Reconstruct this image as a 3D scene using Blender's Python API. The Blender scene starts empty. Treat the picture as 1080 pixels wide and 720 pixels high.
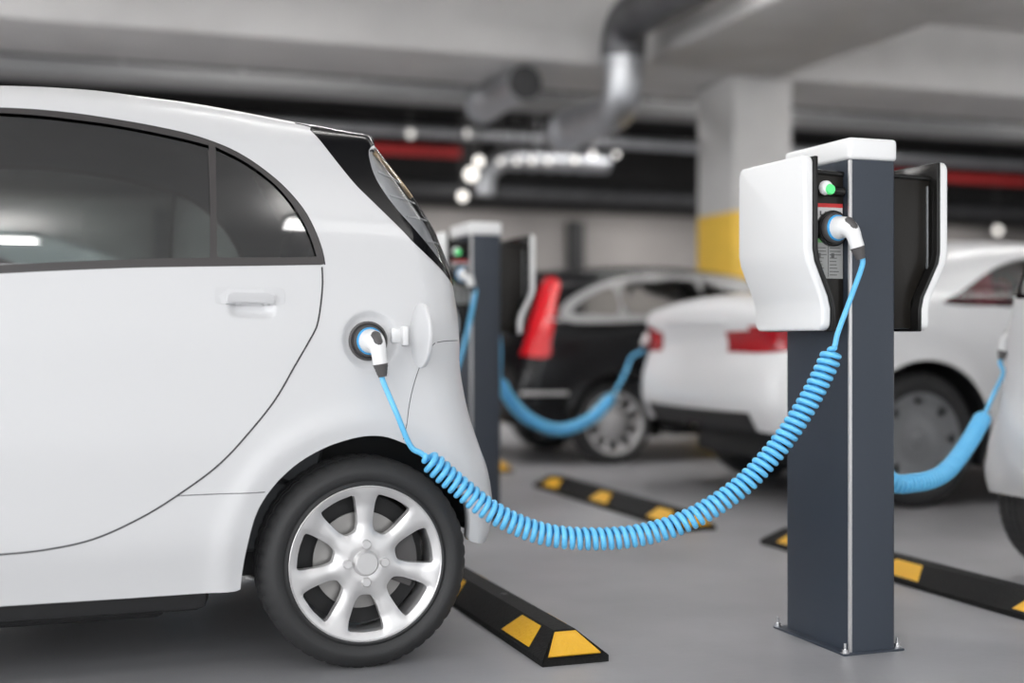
import bpy, bmesh, math, random
import numpy as np
from mathutils import Vector, Matrix
from mathutils.geometry import delaunay_2d_cdt

# ------------------------------------------------------------------ camera, sky, exposure
scn = bpy.context.scene
COL = scn.collection
F = 1350.0                     # focal length in pixels of a 1080 px wide frame
HC = 0.875                     # camera height
YAW = math.radians(19.5)
S, C_ = math.sin(YAW), math.cos(YAW)
HOR = 357.0                    # horizon row
cam_d = bpy.data.cameras.new('camera')
cam = bpy.data.objects.new('camera', cam_d); COL.objects.link(cam)
cam_d.sensor_width = 36.0; cam_d.lens = F / 1080 * 36.0
cam_d.shift_y = -(360.0 - HOR) / 1080.0
cam.location = (0, 0, HC); cam.rotation_euler = (math.pi / 2, 0, -YAW)
cam_d.dof.use_dof = True; cam_d.dof.focus_distance = 3.45; cam_d.dof.aperture_fstop = 0.95
cam_d.clip_end = 200
scn.camera = cam
scn.view_settings.view_transform = 'Standard'; scn.view_settings.look = 'None'
scn.view_settings.gamma = 1.0; scn.view_settings.use_curve_mapping = False
scn.view_settings.exposure = 0.16
SKY = 1.0
SKY_LEFT = 3.7
wd = bpy.data.worlds.new('sky'); scn.world = wd; wd.use_nodes = True
wd.node_tree.nodes['Background'].inputs[0].default_value = (0.97, 0.985, 1.0, 1)
# hazy sky, brighter towards the open left side of the deck (low veiled sun)
_nt = wd.node_tree; _tc = _nt.nodes.new('ShaderNodeTexCoord'); _dot = _nt.nodes.new('ShaderNodeVectorMath'); _dot.operation = 'DOT_PRODUCT'
_dot.inputs[1].default_value = (-.88, -.45, .15)
_mr = _nt.nodes.new('ShaderNodeMapRange'); _mr.inputs[1].default_value = .25; _mr.inputs[2].default_value = 1.0
_mr.inputs[3].default_value = SKY; _mr.inputs[4].default_value = SKY_LEFT; _mr.interpolation_type = 'SMOOTHSTEP'
_nt.links.new(_tc.outputs['Generated'], _dot.inputs[0]); _nt.links.new(_dot.outputs['Value'], _mr.inputs[0])
_nt.links.new(_mr.outputs[0], _nt.nodes['Background'].inputs[1])
LAMP_W = 14.0                  # downward
LAMP_UP = 44.0                  # watts of the added upward light
LAMP_FAR = 60.0
LAMP_WALL = 22.0

def W(px, py, Y):
    """world X, Z of a photograph pixel on the upright plane at depth Y"""
    r = (px - 540) / F
    X = Y * (r * C_ + S) / (C_ - r * S)
    d = X * S + Y * C_
    return X, HC + (HOR - py) * d / F
def W3(px, py, Y):
    x, z = W(px, py, Y); return (x, Y, z)

# ------------------------------------------------------------------ materials
MATS = {}
def mat(name, col, rough=.5, metal=0., coat=0., emit=0., var=0., vscale=8., bump=0., bscale=60., spec=.5, back=None):
    m = bpy.data.materials.new(name); m.use_nodes = True
    nt = m.node_tree; p = nt.nodes['Principled BSDF']
    p.inputs['Base Color'].default_value = (*col, 1); p.inputs['Roughness'].default_value = rough
    p.inputs['Metallic'].default_value = metal; p.inputs['Coat Weight'].default_value = coat
    p.inputs['Coat Roughness'].default_value = .04
    p.inputs['Specular IOR Level'].default_value = spec
    if emit:
        p.inputs['Emission Color'].default_value = (*col, 1); p.inputs['Emission Strength'].default_value = emit
    tc = nt.nodes.new('ShaderNodeTexCoord')
    csock = None
    if var:
        n = nt.nodes.new('ShaderNodeTexNoise'); n.inputs['Scale'].default_value = vscale; n.inputs['Detail'].default_value = 6
        nt.links.new(tc.outputs['Object'], n.inputs['Vector'])
        r = nt.nodes.new('ShaderNodeValToRGB')
        a = [max(0, c * (1 - var)) for c in col]; b = [min(1, c * (1 + var)) for c in col]
        r.color_ramp.elements[0].color = (*a, 1); r.color_ramp.elements[1].color = (*b, 1)
        r.color_ramp.elements[0].position = .3; r.color_ramp.elements[1].position = .7
        nt.links.new(n.outputs['Fac'], r.inputs['Fac']); csock = r.outputs['Color']
        nt.links.new(csock, p.inputs['Base Color'])
    if bump:
        n2 = nt.nodes.new('ShaderNodeTexNoise'); n2.inputs['Scale'].default_value = bscale; n2.inputs['Detail'].default_value = 3
        nt.links.new(tc.outputs['Object'], n2.inputs['Vector'])
        bn = nt.nodes.new('ShaderNodeBump'); bn.inputs['Strength'].default_value = bump; bn.inputs['Distance'].default_value = .01
        nt.links.new(n2.outputs['Fac'], bn.inputs['Height']); nt.links.new(bn.outputs['Normal'], p.inputs['Normal'])
    if back:      # inside of a panel has its own lining colour
        g = nt.nodes.new('ShaderNodeNewGeometry'); d = nt.nodes.new('ShaderNodeBsdfDiffuse')
        d.inputs[0].default_value = (*back, 1)
        mx = nt.nodes.new('ShaderNodeMixShader'); out = nt.nodes['Material Output']
        nt.links.new(g.outputs['Backfacing'], mx.inputs[0]); nt.links.new(p.outputs[0], mx.inputs[1])
        nt.links.new(d.outputs[0], mx.inputs[2]); nt.links.new(mx.outputs[0], out.inputs[0])
    MATS[name] = m
    return m
def glass(name, tint, rough=.0, ior=1.5):
    m = bpy.data.materials.new(name); m.use_nodes = True; nt = m.node_tree
    nt.nodes.remove(nt.nodes['Principled BSDF']); out = nt.nodes['Material Output']
    t = nt.nodes.new('ShaderNodeBsdfTransparent'); t.inputs[0].default_value = (*tint, 1)
    g = nt.nodes.new('ShaderNodeBsdfGlossy'); g.inputs['Roughness'].default_value = rough
    f = nt.nodes.new('ShaderNodeFresnel'); f.inputs[0].default_value = ior
    mx = nt.nodes.new('ShaderNodeMixShader')
    nt.links.new(f.outputs[0], mx.inputs[0]); nt.links.new(t.outputs[0], mx.inputs[1]); nt.links.new(g.outputs[0], mx.inputs[2])
    nt.links.new(mx.outputs[0], out.inputs[0]); MATS[name] = m
    return m
PAINT = mat('white_paint', (.69, .69, .70), .36, coat=.3, back=(.11, .115, .12))
PAINTS = mat('bright_white_paint', (.86, .86, .87), .34, coat=.5, back=(.11, .115, .12))
PAINTB = mat('black_paint', (.005, .005, .006), .2, spec=.35, back=(.02, .02, .02))
SEAM = mat('seam_rubber', (.03, .03, .032), .6)
TRIM = mat('window_trim', (.058, .053, .053), .35)
GLASS = glass('tinted_glass', (.47, .53, .525), 0, 2.6)
GLASSD = glass('dark_glass', (.55, .56, .56), 0, 1.25)
GLASSL = glass('pale_glass', (.85, .85, .84), 0, 1.45)
LENS = glass('lens_clear', (.85, .86, .87), 0, 1.4)
PIANO = mat('gloss_black', (.005, .005, .006), .12, spec=.2)
REFL = mat('lamp_reflector', (.74, .74, .75), .3, .25, bump=.15, bscale=120)
AMBER = mat('amber_plastic', (.75, .55, .32), .35)
RED = mat('red_lens', (.36, .006, .012), .2, coat=.4)
REDB = mat('red_lens_bright', (.62, .008, .015), .25, coat=.2)
RUBBER = mat('tire_rubber', (.028, .028, .029), .62, bump=.08, bscale=200)
ALLOY = mat('alloy_silver', (.70, .69, .69), .40, .6)
ALLOYD = mat('alloy_dull', (.32, .33, .34), .45, .6)
STEEL = mat('brake_steel', (.36, .35, .34), .42, .8)
DARKM = mat('dark_plastic', (.022, .022, .023), .55)
INTER = mat('cabin_fabric', (.10, .105, .11), .85, bump=.1, bscale=180)
CHROME = mat('chrome', (.75, .75, .76), .12, 1.)
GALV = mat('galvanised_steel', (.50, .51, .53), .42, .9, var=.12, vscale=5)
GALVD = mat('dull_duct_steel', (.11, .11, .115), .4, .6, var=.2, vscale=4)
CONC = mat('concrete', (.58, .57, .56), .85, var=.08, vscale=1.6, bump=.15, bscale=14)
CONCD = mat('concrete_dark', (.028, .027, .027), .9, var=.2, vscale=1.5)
WALLM = mat('concrete_wall', (.36, .335, .32), .9, var=.1, vscale=.8)
FLOORM = mat('floor_coating', (.315, .314, .326), .42, var=.13, vscale=1.8, bump=.06, bscale=35)
YEL = mat('yellow_paint', (.90, .57, .08), .6, var=.05, vscale=6)
YELR = mat('yellow_reflector', (.78, .42, .02), .5, bump=.3, bscale=90)
STOPM = mat('recycled_rubber', (.008, .008, .008), .75, spec=.25, bump=.35, bscale=120)
POST = mat('slate_coating', (.033, .042, .058), .42, bump=.03, bscale=300)
WHITE = mat('white_plastic', (.88, .88, .88), .35, coat=.15)
LINER = mat('black_liner', (.010, .0095, .009), .16, spec=.4)
PANEL = mat('black_panel', (.014, .012, .010), .3, spec=.3)
BLUE = mat('blue_cable', (.14, .55, .90), .34, coat=.2)
BLUER = mat('blue_ring', (.06, .40, .80), .3)
GREY = mat('grey_rubber', (.09, .085, .085), .5)
GREEN = mat('green_led', (.10, .72, .22), .3, emit=.35)
LABW = mat('label_white', (.62, .60, .60), .6)
LABG = mat('label_grey', (.34, .34, .33), .6)
LABR = mat('label_red', (.55, .03, .03), .6)
LABGR = mat('label_green', (.14, .36, .13), .6)
INK = mat('label_ink', (.10, .10, .10), .6)
REDP = mat('red_pipe_paint', (.50, .03, .03), .5)
LEDT = mat('led_diffuser', (1, .985, .95), .4, emit=5.)
GLINT = mat('bulb_glow', (1, .96, .9), .4, emit=1.6)  # glow that stands in for blurred highlights
GLINTD = mat('bulb_dim', (1, .97, .93), .4, emit=.7)
MOLD = mat('satin_molding', (.45, .45, .45), .3, .4)
TRAYM = mat('painted_tray', (.34, .34, .34), .6)

# ------------------------------------------------------------------ object helpers
def mesh_obj(name, V, Fc, m, parent=None, smooth=True, normals=None):
    me = bpy.data.meshes.new(name)
    me.from_pydata([tuple(map(float, v)) for v in V], [], [tuple(map(int, f)) for f in Fc])
    me.materials.append(m)
    if smooth: me.polygons.foreach_set('use_smooth', [True] * len(me.polygons))
    me.update()
    if normals is not None:
        me.normals_split_custom_set_from_vertices([tuple(map(float, n)) for n in normals])
    o = bpy.data.objects.new(name, me); COL.objects.link(o)
    if parent: o.parent = parent
    return o
class MB:
    """collects shapes into ONE mesh"""
    def __init__(s): s.bm = bmesh.new()
    def box(s, c, d, bev=0., seg=2, rot=None):
        r = bmesh.ops.create_cube(s.bm, size=1.0)
        M = Matrix.Translation(c) @ (rot.to_4x4() if rot else Matrix()) @ Matrix.Diagonal((*d, 1))
        bmesh.ops.transform(s.bm, matrix=M, verts=r['verts'])
        if bev:
            es = list({e for v in r['verts'] for e in v.link_edges})
            bmesh.ops.bevel(s.bm, geom=es, offset=bev, segments=seg, profile=.5, affect='EDGES')
        return s
    def box2(s, a, b, bev=0., seg=2):
        return s.box([(a[i] + b[i]) / 2 for i in range(3)], [abs(b[i] - a[i]) for i in range(3)], bev, seg)
    def prism(s, prof, axis, a, b, bev=0., seg=2):
        """polygon prof (2D) extruded along axis from a to b. axis 'y': (x,z)  'x': (y,z)  'z': (x,y)"""
        def p3(u, v, t): return {'y': (u, t, v), 'x': (t, u, v), 'z': (u, v, t)}[axis]
        A = [s.bm.verts.new(p3(u, v, a)) for u, v in prof]; B = [s.bm.verts.new(p3(u, v, b)) for u, v in prof]
        n = len(prof); fs = [s.bm.faces.new(A), s.bm.faces.new(B[::-1])]
        for i in range(n): fs.append(s.bm.faces.new((A[i], B[i], B[(i + 1) % n], A[(i + 1) % n])))
        bmesh.ops.recalc_face_normals(s.bm, faces=fs)
        if bev:
            es = list({e for f in fs for e in f.edges})
            bmesh.ops.bevel(s.bm, geom=es, offset=bev, segments=seg, profile=.5, affect='EDGES')
        return s
    def tube(s, path, r, n=12, caps=True):
        """sweep a circle along path; r scalar or list"""
        P = [Vector(p) for p in path]; m = len(P)
        R = [r] * m if np.isscalar(r) else list(r)
        t0 = (P[1] - P[0]).normalized(); up = Vector((0, 0, 1)) if abs(t0.z) < .9 else Vector((1, 0, 0))
        nv = t0.cross(up).normalized(); rings = []
        for i in range(m):
            t = (P[min(i + 1, m - 1)] - P[max(i - 1, 0)]).normalized()
            nv = (nv - t * nv.dot(t)).normalized(); b = t.cross(nv)
            rings.append([s.bm.verts.new(P[i] + (nv * math.cos(2 * math.pi * k / n) + b * math.sin(2 * math.pi * k / n)) * R[i]) for k in range(n)])
        for i in range(m - 1):
            for k in range(n):
                s.bm.faces.new((rings[i][k], rings[i][(k + 1) % n], rings[i + 1][(k + 1) % n], rings[i + 1][k]))
        if caps:
            s.bm.faces.new(rings[0][::-1]); s.bm.faces.new(rings[-1])
        return s
    def lathe(s, prof, c=(0, 0, 0), axis='y', n=48, closed=False):
        """prof: list of (radius, along) spun round an axis through c"""
        def p3(r, h, a):
            u, v = r * math.cos(a), r * math.sin(a)
            return {'y': (c[0] + u, c[1] + h, c[2] + v), 'z': (c[0] + u, c[1] + v, c[2] + h), 'x': (c[0] + h, c[1] + u, c[2] + v)}[axis]
        rings = []
        for r, h in prof:
            if r < 1e-6: rings.append([s.bm.verts.new(p3(0, h, 0))])
            else: rings.append([s.bm.verts.new(p3(r, h, 2 * math.pi * k / n)) for k in range(n)])
        N = len(rings); fs = []
        for i in range(N if closed else N - 1):
            A, B = rings[i], rings[(i + 1) % N]
            for k in range(n):
                k2 = (k + 1) % n
                if len(A) == 1 and len(B) == 1: continue
                if len(A) == 1: fs.append(s.bm.faces.new((A[0], B[k2], B[k])))
                elif len(B) == 1: fs.append(s.bm.faces.new((A[k], A[k2], B[0])))
                else: fs.append(s.bm.faces.new((A[k], A[k2], B[k2], B[k])))
        bmesh.ops.recalc_face_normals(s.bm, faces=fs)
        return s
    def build(s, name, m, parent=None, smooth=35):
        me = bpy.data.meshes.new(name); s.bm.normal_update(); s.bm.to_mesh(me); s.bm.free(); me.materials.append(m)
        o = bpy.data.objects.new(name, me); COL.objects.link(o)
        if parent: o.parent = parent
        if smooth:
            me.polygons.foreach_set('use_smooth', [True] * len(me.polygons))
            me.set_sharp_from_angle(angle=math.radians(smooth))
        return o
def tag(o, label=None, cat=None, group=None, kind=None):
    if label: o['label'] = label
    if cat: o['category'] = cat
    if group: o['group'] = group
    if kind: o['kind'] = kind
    return o
def empty(name, loc=(0, 0, 0), rz=0, parent=None):
    o = bpy.data.objects.new(name, None); COL.objects.link(o); o.location = loc; o.rotation_euler = (0, 0, rz)
    o.empty_display_size = .1
    if parent: o.parent = parent
    return o
def copy_tree(o, parent=None):
    c = o.copy(); COL.objects.link(c); c.parent = parent
    for ch in list(o.children): copy_tree(ch, c)
    return c
def smooth_path(pts, n=12, closed=False):
    """Catmull-Rom through pts"""
    P = [np.array(p, float) for p in pts]; out = []; m = len(P)
    for i in range(m if closed else m - 1):
        if closed: a, b, c, d = P[(i - 1) % m], P[i], P[(i + 1) % m], P[(i + 2) % m]
        else: a, b, c, d = P[max(i - 1, 0)], P[i], P[i + 1], P[min(i + 2, m - 1)]
        for k in range(n):
            t = k / n
            out.append(.5 * ((2 * b) + (c - a) * t + (2 * a - 5 * b + 4 * c - d) * t * t + (3 * b - a - 3 * c + d) * t ** 3))
    if not closed: out.append(P[-1])
    return np.array(out)
def resample(P, step, closed=False):
    P = np.asarray(P, float)
    if closed: P = np.vstack([P, P[:1]])
    L = np.concatenate([[0], np.cumsum(np.linalg.norm(np.diff(P, axis=0), axis=1))])
    n = max(2, int(round(L[-1] / step)) + 1); s = np.linspace(0, L[-1], n)
    Q = np.stack([np.interp(s, L, P[:, k]) for k in range(P.shape[1])], 1)
    return Q[:-1] if closed else Q
def inside(P, poly):
    x, y = P[:, 0], P[:, 1]; r = np.zeros(len(P), bool); n = len(poly)
    for i in range(n):
        x0, y0 = poly[i]; x1, y1 = poly[(i + 1) % n]
        c = ((y0 > y) != (y1 > y))
        with np.errstate(divide='ignore', invalid='ignore'):
            r ^= c & (x < (x1 - x0) * (y - y0) / (y1 - y0 + 1e-30) + x0)
    return r
def seg_dist(P, A, B, va=None, vb=None):
    """distance of points to a set of segments; also value interpolated at the nearest point"""
    best = np.full(len(P), 1e9); val = np.zeros((len(P), 0 if va is None else va.shape[1]))
    for i in range(len(A)):
        d = B[i] - A[i]; L = d @ d + 1e-18
        t = np.clip(((P - A[i]) @ d) / L, 0, 1); q = A[i] + t[:, None] * d
        D = np.hypot(*(P - q).T); m = D < best
        best[m] = D[m]
        if va is not None: val[m] = va[i] * (1 - t[m])[:, None] + vb[i] * t[m][:, None]
    return best, val

# ------------------------------------------------------------------ car bodies
class CarShell:
    """A closed car body: two side skins (as a depth field over the side outline) joined by a roof / rear / front band."""
    def __init__(s, chain, hard, width, prof, plan, regions, step=.03, dents=(), arch=None, crown=.035, band=None, nb=10):
        # chain: rows x,z,B,A front-bottom -> over the roof -> rear-bottom; hard: rows x,z closing it underneath (with arches)
        s.width = width
        ch = np.asarray(chain, float); hd = np.asarray(hard, float)
        ch = resample(ch, step * .8)
        hd = resample(np.vstack([ch[-1:, :2], hd, ch[:1, :2]]), step * .7)[1:-1]
        s.ch = ch; nC = len(ch); out = np.vstack([ch[:, :2], hd]); N = len(out)
        s.prof, s.plan, s.dents, s.arch = prof, plan, dents, arch
        pts = [tuple(p) for p in out]; edges = [(i, (i + 1) % N) for i in range(N)]
        polys = []
        for name, poly in regions:
            q = resample(poly, step * .55, closed=True); polys.append((name, q))
            b = len(pts); pts += [tuple(p) for p in q]; edges += [(b + i, b + (i + 1) % len(q)) for i in range(len(q))]
        allc = np.array(pts)
        # rings following the rounded rim
        tan = np.gradient(ch[:, :2], axis=0); tan /= np.linalg.norm(tan, axis=1)[:, None] + 1e-9
        cen = out.mean(0); nin = np.stack([tan[:, 1], -tan[:, 0]], 1)
        if not inside(ch[nC // 2:nC // 2 + 1, :2] + nin[nC // 2] * .02, out)[0]: nin = -nin
        extra = []
        for th in (12, 24, 36, 48, 60, 75, 90):
            d = ch[:, 2] * (1 - math.cos(math.radians(th)))
            q = ch[:, :2] + nin * d[:, None]
            dd, _ = seg_dist(q, ch[:-1, :2], ch[1:, :2])
            extra.append(q[(dd > d * .97) & inside(q, out)])
        gx = np.arange(out[:, 0].min(), out[:, 0].max(), step); gz = np.arange(out[:, 1].min(), out[:, 1].max(), step * .9)
        G = np.array([(x + (j % 2) * step * .5, z) for j, z in enumerate(gz) for x in gx])
        G = G[inside(G, out)]
        dd, vv = seg_dist(G, ch[:-1, :2], ch[1:, :2], ch[:-1, 2:], ch[1:, 2:])
        G = G[dd > vv[:, 0] * 1.02]
        E = np.vstack(extra + [G] + [np.asarray(d[1]) for d in dents if len(d[1])])
        dd, _ = seg_dist(E, allc[[e[0] for e in edges]], allc[[e[1] for e in edges]])
        E = E[(dd > step * .22) & inside(E, out)]
        # thin out crowded points
        seen = {}; keep = []
        for p in E:
            k = (round(p[0] / (step * .22)), round(p[1] / (step * .22)))
            if k not in seen: seen[k] = 1; keep.append(p)
        pts += [tuple(p) for p in keep]
        v, e, f, ov, oe, of = delaunay_2d_cdt([Vector(p) for p in pts], edges, [], 0, 1e-5)
        V = np.array([tuple(p) for p in v]); T = np.array([t for t in f if len(t) == 3])
        cen = V[T].mean(1); T = T[inside(cen, out)]; cen = V[T].mean(1)
        idx = {}
        for i, l in enumerate(ov):
            for k in l: idx[k] = i
        a, b, c = V[T[:, 0]], V[T[:, 1]], V[T[:, 2]]
        ar = (b[:, 0] - a[:, 0]) * (c[:, 1] - a[:, 1]) - (b[:, 1] - a[:, 1]) * (c[:, 0] - a[:, 0])
        T[ar < 0] = T[ar < 0][:, ::-1]
        reg = np.array(['body'] * len(T), dtype=object); done = np.zeros(len(T), bool)
        for name, q in polys:
            m = inside(cen, q) & ~done; reg[m] = name; done |= m
        y = s.field(V); n2 = len(V)
        near = np.stack([V[:, 0], y, V[:, 1]], 1); far = np.stack([V[:, 0], width - y, V[:, 1]], 1)
        P = [near, far]; faces = [list(t) for t in T] + [[t[0] + n2, t[2] + n2, t[1] + n2] for t in T]
        tags = [(r, 0) for r in reg] + [(r, 1) for r in reg]
        base = 2 * n2; bandv = []
        cidx = [idx[i] for i in range(nC)]
        Q = []
        for k in range(1, nb):
            t = k / nb; row = []
            for i in range(nC):
                a, b = near[cidx[i]], far[cidx[i]]
                o = -nin[i] * crown * (1 - (2 * t - 1) ** 2) * min(1, 4 * i / nC + .15, 4 * (nC - i) / nC + .15)
                Q.append((a[0] + o[0], a[1] + (b[1] - a[1]) * t, a[2] + o[1])); row.append(base + len(Q) - 1)
            bandv.append(row)
        rows = [cidx] + bandv + [[i + n2 for i in cidx]]
        for k in range(nb):
            for i in range(nC - 1):
                faces.append([rows[k][i], rows[k][i + 1], rows[k + 1][i + 1], rows[k + 1][i]])
                t = (k + .5) / nb
                tags.append((band(.5 * (ch[i, 0] + ch[i + 1, 0]), .5 * (ch[i, 1] + ch[i + 1, 1]), t, i / nC) if band else 'body', 2))
        P = np.vstack(P + [np.array(Q)])
        # returned lip along the hard underside / arches
        hidx = [cidx[-1]] + [idx[nC + i] for i in range(len(hd))] + [cidx[0]]
        lip = []
        for side in (0, 1):
            st = len(P); sg = 1 if side == 0 else -1
            L = np.array([P[h + side * n2] + np.array((0, sg * .05, 0)) for h in hidx]); P = np.vstack([P, L])
            for i in range(len(hidx) - 1):
                q = [hidx[i] + side * n2, hidx[i + 1] + side * n2, st + i + 1, st + i]
                lip.append(q if side == 0 else q[::-1])
        nl = len(faces)
        # vertex normals from skins and band
        Nn = np.zeros_like(P)
        for q in faces:
            n = np.cross(P[q[1]] - P[q[0]], P[q[2]] - P[q[0]])
            if len(q) == 4: n = n + np.cross(P[q[2]] - P[q[0]], P[q[3]] - P[q[0]])
            for i in q: Nn[i] += n
        q = faces[2 * len(T) + (nb // 2) * (nC - 1) + nC // 2]; i = nC // 2
        bn = np.cross(P[q[1]] - P[q[0]], P[q[2]] - P[q[0]])
        if bn[0] * nin[i, 0] + bn[2] * nin[i, 1] > 0:          # band wound the wrong way round
            for k in range(2 * len(T), len(faces)): faces[k] = faces[k][::-1]
            Nn = np.zeros_like(P)
            for q in faces:
                n = np.cross(P[q[1]] - P[q[0]], P[q[2]] - P[q[0]])
                if len(q) == 4: n = n + np.cross(P[q[2]] - P[q[0]], P[q[3]] - P[q[0]])
                for i in q: Nn[i] += n
        # orientation: near skin must face -Y
        s.flip = Nn[:n2, 1].mean() > 0
        if s.flip: Nn = -Nn
        # band orientation check: roof normals up
        self_mid = bandv[len(bandv) // 2][nC // 2]
        s.band_flip = False
        Nn /= np.linalg.norm(Nn, axis=1)[:, None] + 1e-12
        s.P, s.N, s.faces, s.tags, s.lip = P, Nn, faces, tags, lip
        s.n2 = n2
    def field(s, V):
        y = s.prof(V[:, 1]) + s.plan(V[:, 0])
        ch = s.ch
        d, v = seg_dist(V, ch[:-1, :2], ch[1:, :2], ch[:-1, 2:], ch[1:, 2:])
        t = np.clip(1 - d / np.maximum(v[:, 0], 1e-4), 0, 1)
        y = y + v[:, 1] * (1 - np.sqrt(np.maximum(0, 1 - t * t)))
        if s.arch is not None:
            for cx, cz, r in s.arch:
                da = np.abs(np.hypot(V[:, 0] - cx, V[:, 1] - cz) - r); y = y - .010 * np.exp(-(da / .03) ** 2)
        for fn, _ in s.dents: y = y + fn(V[:, 0], V[:, 1])
        return y
    def at(s, x, z, off=0.):
        y = s.field(np.array([[x, z]], float))[0]; return (x, y - off, z)
    def part(s, name, regions, m, parent, off=0., objname=None, lip=False):
        """mesh of the faces whose tag is listed; off > 0 sinks it inwards"""
        fs = [q for q, t in zip(s.faces, s.tags) if (t in regions or t[0] in regions)]
        if lip: fs = fs + s.lip
        if not fs: return None
        used = sorted({i for q in fs for i in q}); mp = {i: k for k, i in enumerate(used)}
        V = s.P[used] - s.N[used] * off
        Fc = [[mp[i] for i in q] for q in fs]
        if s.flip: Fc = [q[::-1] for q in Fc]
        nn = s.N[used]; nn = np.where(np.linalg.norm(nn, axis=1)[:, None] < .5, np.array((0, 0, -1.)), nn)
        return mesh_obj(name, V, Fc, m, parent, True, nn)
    def line(s, pts, r, far=False, off=0.):
        P = resample(smooth_path(pts, 8), .02)
        y = s.field(P); return [(p[0], (s.width - yy + off) if far else yy - off, p[1]) for p, yy in zip(P, y)]

def wheel(parent, c, R=.283, rim=.205, w=.165, style='seven', alloy=ALLOY, side=-1, hub_in=0.):
    """wheel whose outer face looks towards -Y (side -1) or +Y; c = centre of the outer face plane"""
    wh = empty('wheel', c, 0 if side < 0 else math.pi, parent)
    n = 192; b = MB()
    def tp(k):
        return [(rim - .012, .012), (rim + .000, .004), (rim + .006, .001), (rim + .013, .006), (rim + .022, -.002), (rim + .035, -.006), (R - .034, -.005),
                (R - .026, -.001), (R - .018, .005), (R - .009, .014), (R - .002, .026), (R, .036)]
    prof = tp(0)
    grooves = []
    t0, t1 = .036, w - .036
    for g in range(3):
        y = t0 + (t1 - t0) * (g + .5) / 3
        grooves += [(R, y - .006), (R - .007, y - .005), (R - .007, y + .005), (R, y + .006)]
    prof = prof + grooves + [(r, w - y) for r, y in prof[::-1]]
    rings = []
    for r, h in prof:
        ring = []
        for k in range(n):
            rr = r
            if r > R - .012 and k % 4 == 0: rr = r - .003        # sipes across the shoulders
            a = 2 * math.pi * (k + (.0 if k % 4 else .0)) / n
            ring.append(b.bm.verts.new((rr * math.cos(a), h, rr * math.sin(a))))
        rings.append(ring)
    for i in range(len(rings) - 1):
        for k in range(n): b.bm.faces.new((rings[i][k], rings[i][(k + 1) % n], rings[i + 1][(k + 1) % n], rings[i + 1][k]))
    bmesh.ops.recalc_face_normals(b.bm, faces=b.bm.faces[:])
    b.build('tire', RUBBER, wh, 30)
    # barrel of the rim
    MB().lathe([(rim - .004, .006), (rim, .002), (rim + .003, .004), (rim + .003, .012), (rim - .003, .02), (rim - .010, .05), (rim - .016, w - .03), (rim - .002, w - .01), (rim + .004, w - .005)], n=96).build('rim_barrel', alloy, wh, 50)
    # spoked face cut from a disc
    holes = []
    if style == 'seven': ns, a0, rin, rout, hw_in, hw_out = 7, 90 + 180 / 7, .42, .895, .092, .150
    elif style == 'ten': ns, a0, rin, rout, hw_in, hw_out = 10, 90, .36, .90, .052, .085
    else: ns, a0, rin, rout, hw_in, hw_out = 8, 90, .70, .88, .10, .035
    for k in range(ns):
        a = math.radians(a0 + 360 * k / ns); ca, sa = math.cos(a), math.sin(a); half = math.pi / ns
        if style == 'slot':
            q = [(rin, -.02), (rout, -hw_in * 1.3), (rout + .03, 0), (rout, hw_in * 1.3), (rin, .02)]
            pl = [(r * ca - t * sa, r * sa + t * ca) for r, t in q]
        else:
            pl = []
            wi, wo = hw_in, hw_out       # half width of a spoke at inner and outer radius (in rim radii)
            hi = rin * math.tan(half) - wi; hi = max(hi, .05)
            ao = half - wo / rout
            q = [(rin, -hi * .55), (rin + .05, -hi)]
            for f in (.3, .6, .85):
                r = rin + (rout - rin) * f; ww = wi + (wo - wi) * f ** 1.6
                q.append((r * math.cos(half - ww / r), -r * math.sin(half - ww / r)))
            for f in (-.92, -.6, -.2, .2, .6, .92): q.append((rout * math.cos(ao * f), rout * math.sin(ao * f)))
            for f in (.85, .6, .3):
                r = rin + (rout - rin) * f; ww = wi + (wo - wi) * f ** 1.6
                q.append((r * math.cos(half - ww / r), r * math.sin(half - ww / r)))
            q += [(rin + .05, hi), (rin, hi * .55)]
            pl = [(r * ca - t * sa, r * sa + t * ca) for r, t in q]
        holes.append(resample(smooth_path([(x * rim, y * rim) for x, y in pl], 4, True), .007, True))
    outc = [(rim * .985 * math.cos(2 * math.pi * k / 120), rim * .985 * math.sin(2 * math.pi * k / 120)) for k in range(120)]
    pts = list(outc); ed = [(i, (i + 1) % 120) for i in range(120)]
    for h in holes:
        bi = len(pts); pts += [tuple(p) for p in h]; ed += [(bi + i, bi + (i + 1) % len(h)) for i in range(len(h))]
    ex = np.array([(x, z) for x in np.arange(-rim, rim, .009) for z in np.arange(-rim, rim, .009) if math.hypot(x, z) < rim * .97])
    al = np.array(pts); dd, _ = seg_dist(ex, al[[e[0] for e in ed]], al[[e[1] for e in ed]]); ex = ex[dd > .004]
    for h in holes: ex = ex[~inside(ex, h)]
    pts += [tuple(p) for p in ex]
    v, e, f, ov, oe, of = delaunay_2d_cdt([Vector(p) for p in pts], ed, [], 0, 1e-6)
    V = np.array([tuple(p) for p in v]); T = np.array([t for t in f if len(t) == 3]); cen = V[T].mean(1)
    keep = np.hypot(cen[:, 0], cen[:, 1]) < rim
    for h in holes: keep &= ~inside(cen, h)
    T = T[keep]
    r = np.hypot(V[:, 0], V[:, 1]) / rim
    ang = np.arctan2(V[:, 1], V[:, 0])
    dish = np.interp(r, [0, .16, .22, .32, .5, .75, .93, 1.], [.016, .016, .012, .016, .022, .018, .006, .004])
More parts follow.
